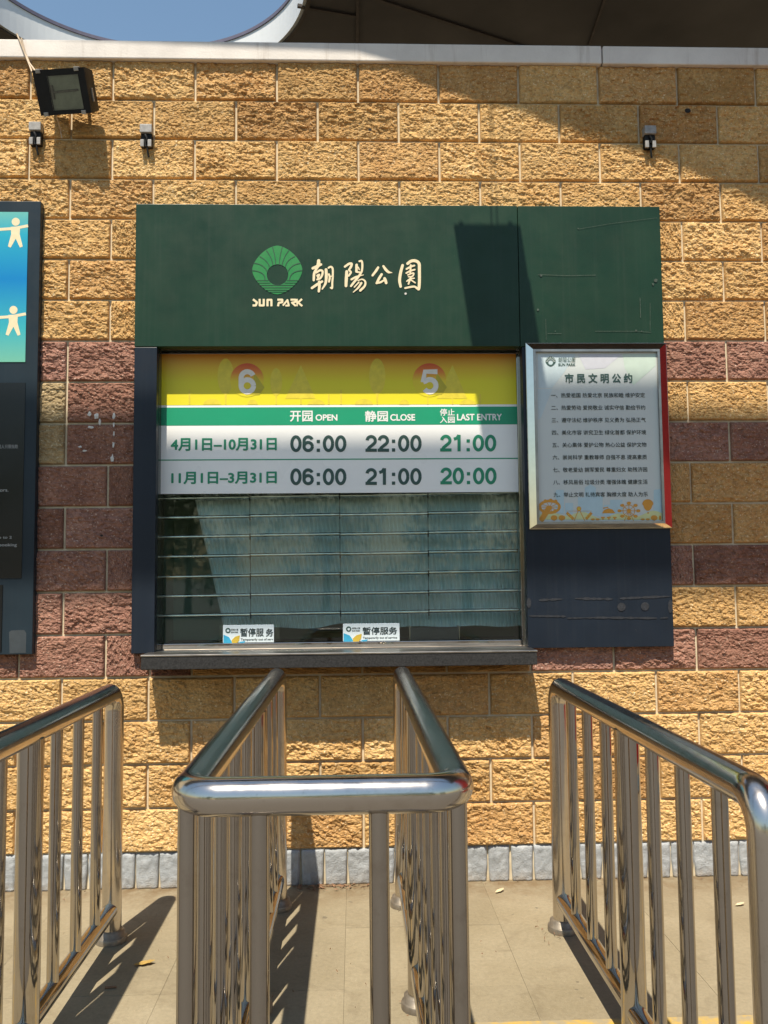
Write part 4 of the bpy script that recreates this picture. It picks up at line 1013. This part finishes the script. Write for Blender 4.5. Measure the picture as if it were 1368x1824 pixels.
xa, xb = 0.828, 1.370; yf, yk0 = -2.405, -0.285; zc = 1.030-RH
t = thing('queue_barrier', ((xa+xb)/2, (yf+yk0)/2, 0), 'U-shaped steel queue barrier in the middle with a wide front bar', 'barrier', 'steel queue barriers')
path = bend([(xa,yk0,0.03),(xa,yk0,zc),(xa,yf,zc),(xb,yf,zc),(xb,yk0,zc),(xb,yk0,0.03)], 0.070, 12)
MB().tube(path, RH, 36).build('handrail', M['rail'], t)
for x in (xa, xb):
    ys = [yk0-0.22*i for i in range(1, 4)]; ym = -1.18
    ys += [ym+(yf-ym)*i/5 for i in range(1, 5)]
    for y in ys: MB().tube([(x,y,0.135),(x,y,zc-0.02)], RS, 24).build('spindle', M['steel'], t)
    MB().tube([(x,ym,0.03),(x,ym,zc-0.02)], RH, 32).build('post', M['steel'], t)
    s_ = 0.0
    MB().tube([(x,yf+0.035,0.135),(x,yf+0.035,zc-0.01)], RS+0.001, 24).build('spindle', M['steel'], t)
    for a, b in ((yk0-0.03, ym+0.03), (ym-0.03, yf+0.05)): MB().tube([(x,a,0.125),(x,b,0.125)], RB, 24).build('bottom_rail', M['steel'], t)
    for y in (yk0, ym):
        m = MB(); flange(m, x, y); m.build('base_flange', M['flange'], t)
for u in (462, 676):
    x = PY(u, 1600, yf).x
    MB().tube([(x,yf,0.135),(x,yf,zc-0.02)], RS+0.001, 24).build('spindle', M['steel'], t)
MB().tube([(xa+0.01,yf,0.125),(xb-0.01,yf,0.125)], RB, 24).build('bottom_rail', M['steel'], t)
for x in (xa+0.05, xb-0.05):
    MB().tube([(x,yf,0.03),(x,yf,0.11)], RH, 32).build('post', M['steel'], t)
    m = MB(); flange(m, x, yf); m.build('base_flange', M['flange'], t)

# ------------------------------------------------------------------ leaves and litter on the paving
def leaf(u, v, L, W, ang, mat, label, group=None, curl=0.25):
    p = PZ(u, v, 0.003); m = MB(); n = 8; vs = []
    for i in range(n+1):
        s_ = i/n; w = W*math.sin(math.pi*min(1, s_*0.96+0.02))**0.7/2; x = (s_-0.5)*L; z = 0.003+curl*L*(s_-0.45)**2
        for q in (-1, 0, 1):
            yy = q*w*(1+0.2*math.sin(i*2.3)); c, sn = math.cos(ang), math.sin(ang)
            vs.append((p.x+x*c-yy*sn, p.y+x*sn+yy*c, z+abs(q)*w*0.35+0.0006*i))
    fs = []
    for i in range(n):
        for q in range(2): a = i*3+q; fs.append((a, a+1, a+4, a+3))
    m.add(vs, fs, True); o = m.build('fallen_leaf', mat); return tag(o, label, 'leaf', group)
leaf(257, 1718, 0.075, 0.030, 0.25, M['leaf'], 'curled yellow dry leaf on the paving right of the left barrier', 'dry leaves on the paving')
leaf(890, 1588, 0.055, 0.022, 0.7, M['leafpale'], 'pale dry leaf on the paving below the plinth, left of the right barrier', 'dry leaves on the paving')
leaf(97, 1590, 0.04, 0.018, 1.3, M['litter'], 'small brown leaf against the plinth behind the left barrier', 'dry leaves on the paving')
leaf(1318, 1612, 0.045, 0.02, 0.3, M['leafpale'], 'pale leaf scrap on the paving behind the right barrier', 'dry leaves on the paving')
p = PZ(197, 1758, 0.006)
tag(MB().tube([(p.x-0.019, p.y-0.002, 0.005), (p.x+0.019, p.y+0.002, 0.005)], 0.0042, 8).build('cigarette_butt', M['litter']), 'brown cigarette butt lying in the left barrier shadow', 'cigarette butt')
lt = MB(); rl = random.Random(11)
def crumb(x, y, L):
    a = rl.uniform(0, 6.28); c, s_ = math.cos(a)*L, math.sin(a)*L; w = L*rl.uniform(0.2, 0.6); z = rl.uniform(0.001, 0.010)
    lt.add([(x-c, y-s_, z), (x+s_*w/L*0.5, y-c*w/L*0.5, z+rl.uniform(0, 0.008)), (x+c, y+s_, z+rl.uniform(0, 0.010)), (x-s_*w/L*0.5, y+c*w/L*0.5, z+rl.uniform(0, 0.004))], [(0,1,2,3)])
for i in range(90):
    q = PZ(rl.gauss(600, 40), 1579, 0); crumb(q.x, -0.028-abs(rl.gauss(0, 0.03)), rl.uniform(0.006, 0.02))
for i in range(60): crumb(rl.uniform(-0.6, 3.2), -0.025-abs(rl.gauss(0, 0.02)), rl.uniform(0.003, 0.009))
for i in range(170): crumb(rl.uniform(-0.5, 3.0), rl.uniform(-1.7, -0.06), rl.uniform(0.0015, 0.0045))
for (fx, fy) in ((0.2, -0.585), (0.828, -0.285), (1.37, -0.285), (0.828, -1.18), (1.37, -1.18), (1.99, -0.585)):
    for i in range(14): crumb(fx+rl.gauss(0, 0.05), fy+rl.gauss(0, 0.05), rl.uniform(0.003, 0.009))
for i in range(18): crumb(1.93+rl.gauss(0, 0.05), -0.60+rl.gauss(0, 0.05), rl.uniform(0.005, 0.012))
tag(lt.build('leaf_litter', M['litter']), 'brown crumbs of leaf litter along the foot of the wall', 'litter', kind='stuff')

# ------------------------------------------------------------------ plaza behind the viewer: trees and a red banner (seen mirrored in steel and glass)
def crown_mesh(seed):
    rnd = random.Random(seed); vs = []; fs = []
    cl = [(rnd.gauss(0, 1.2), rnd.gauss(0, 1.2), rnd.uniform(0.9, 6.2), rnd.uniform(0.7, 1.2)) for _ in range(34)]
    for (cx, cy, cz, r) in cl:
        for _ in range(170):
            d = Vector((rnd.gauss(0, 1), rnd.gauss(0, 1), rnd.gauss(0, 0.8))); d = d.normalized()*r*rnd.random()**0.45
            p = Vector((cx, cy, cz))+d; a = Vector((rnd.gauss(0,1), rnd.gauss(0,1), rnd.gauss(0,1))).normalized(); b = a.orthogonal().normalized(); s_ = rnd.uniform(0.06, 0.13)
            n = len(vs); vs += [tuple(p-a*s_), tuple(p+b*s_*0.5), tuple(p+a*s_), tuple(p-b*s_*0.5)]; fs.append((n, n+1, n+2, n+3))
    me = bpy.data.meshes.new('crown'); me.from_pydata(vs, [], fs); me.materials.append(M['foliage']); return me
def trunk_mesh(seed):
    rnd = random.Random(seed); m = MB(); m.tube([(0,0,0),(0.04,0.02,1.2),(0.0,0.08,2.6),(0.05,0.1,4.4)], [0.17,0.13,0.11,0.04], 12)
    for i in range(7):
        a = i*0.9+rnd.random(); z = 1.9+i*0.3; m.tube([(0.02,0.05,z),(0.6*math.cos(a),0.6*math.sin(a),z+0.7),(1.3*math.cos(a),1.3*math.sin(a),z+1.3)], [0.06,0.04,0.015], 8)
    me = bpy.data.meshes.new('trunk'); me.from_pydata(m.v, [], m.f); me.materials.append(M['bark']); return me
CR = [crown_mesh(1), crown_mesh(2)]; TK = trunk_mesh(1)
for i, (x, y, sc_) in enumerate([(-26+5.2*k, -27-2.5*((k*7) % 3), 0.95+0.12*((k*5) % 4)) for k in range(11)]):
    t = thing('broadleaf_tree', (x, y, 0), 'leafy tree across the plaza, mirrored in the window glass and steel', 'tree', 'trees across the plaza')
    t.scale = (sc_,)*3; t.rotation_euler = (0, 0, i*1.3)
    link('trunk', TK, None, t); link('crown', CR[i % 2], None, t)
rbn = thing('red_banner', (5.4, -0.9, 0), 'tall red banner on a stand at the right, mirrored in the notice frame', 'banner')
MB().bbox(5.39, 5.41, -2.0, -0.15, 0.15, 4.4, 0.003).build('cloth', M['redcloth'], rbn)
for y in (-2.0, -0.15): MB().tube([(5.43, y, 0), (5.43, y, 4.45)], 0.015, 10).build('pole', M['steel_dull'], rbn)
MB().bbox(5.2, 5.6, -2.05, -0.1, 0.0, 0.03, 0.004).build('base', M['steel_dull'], rbn)
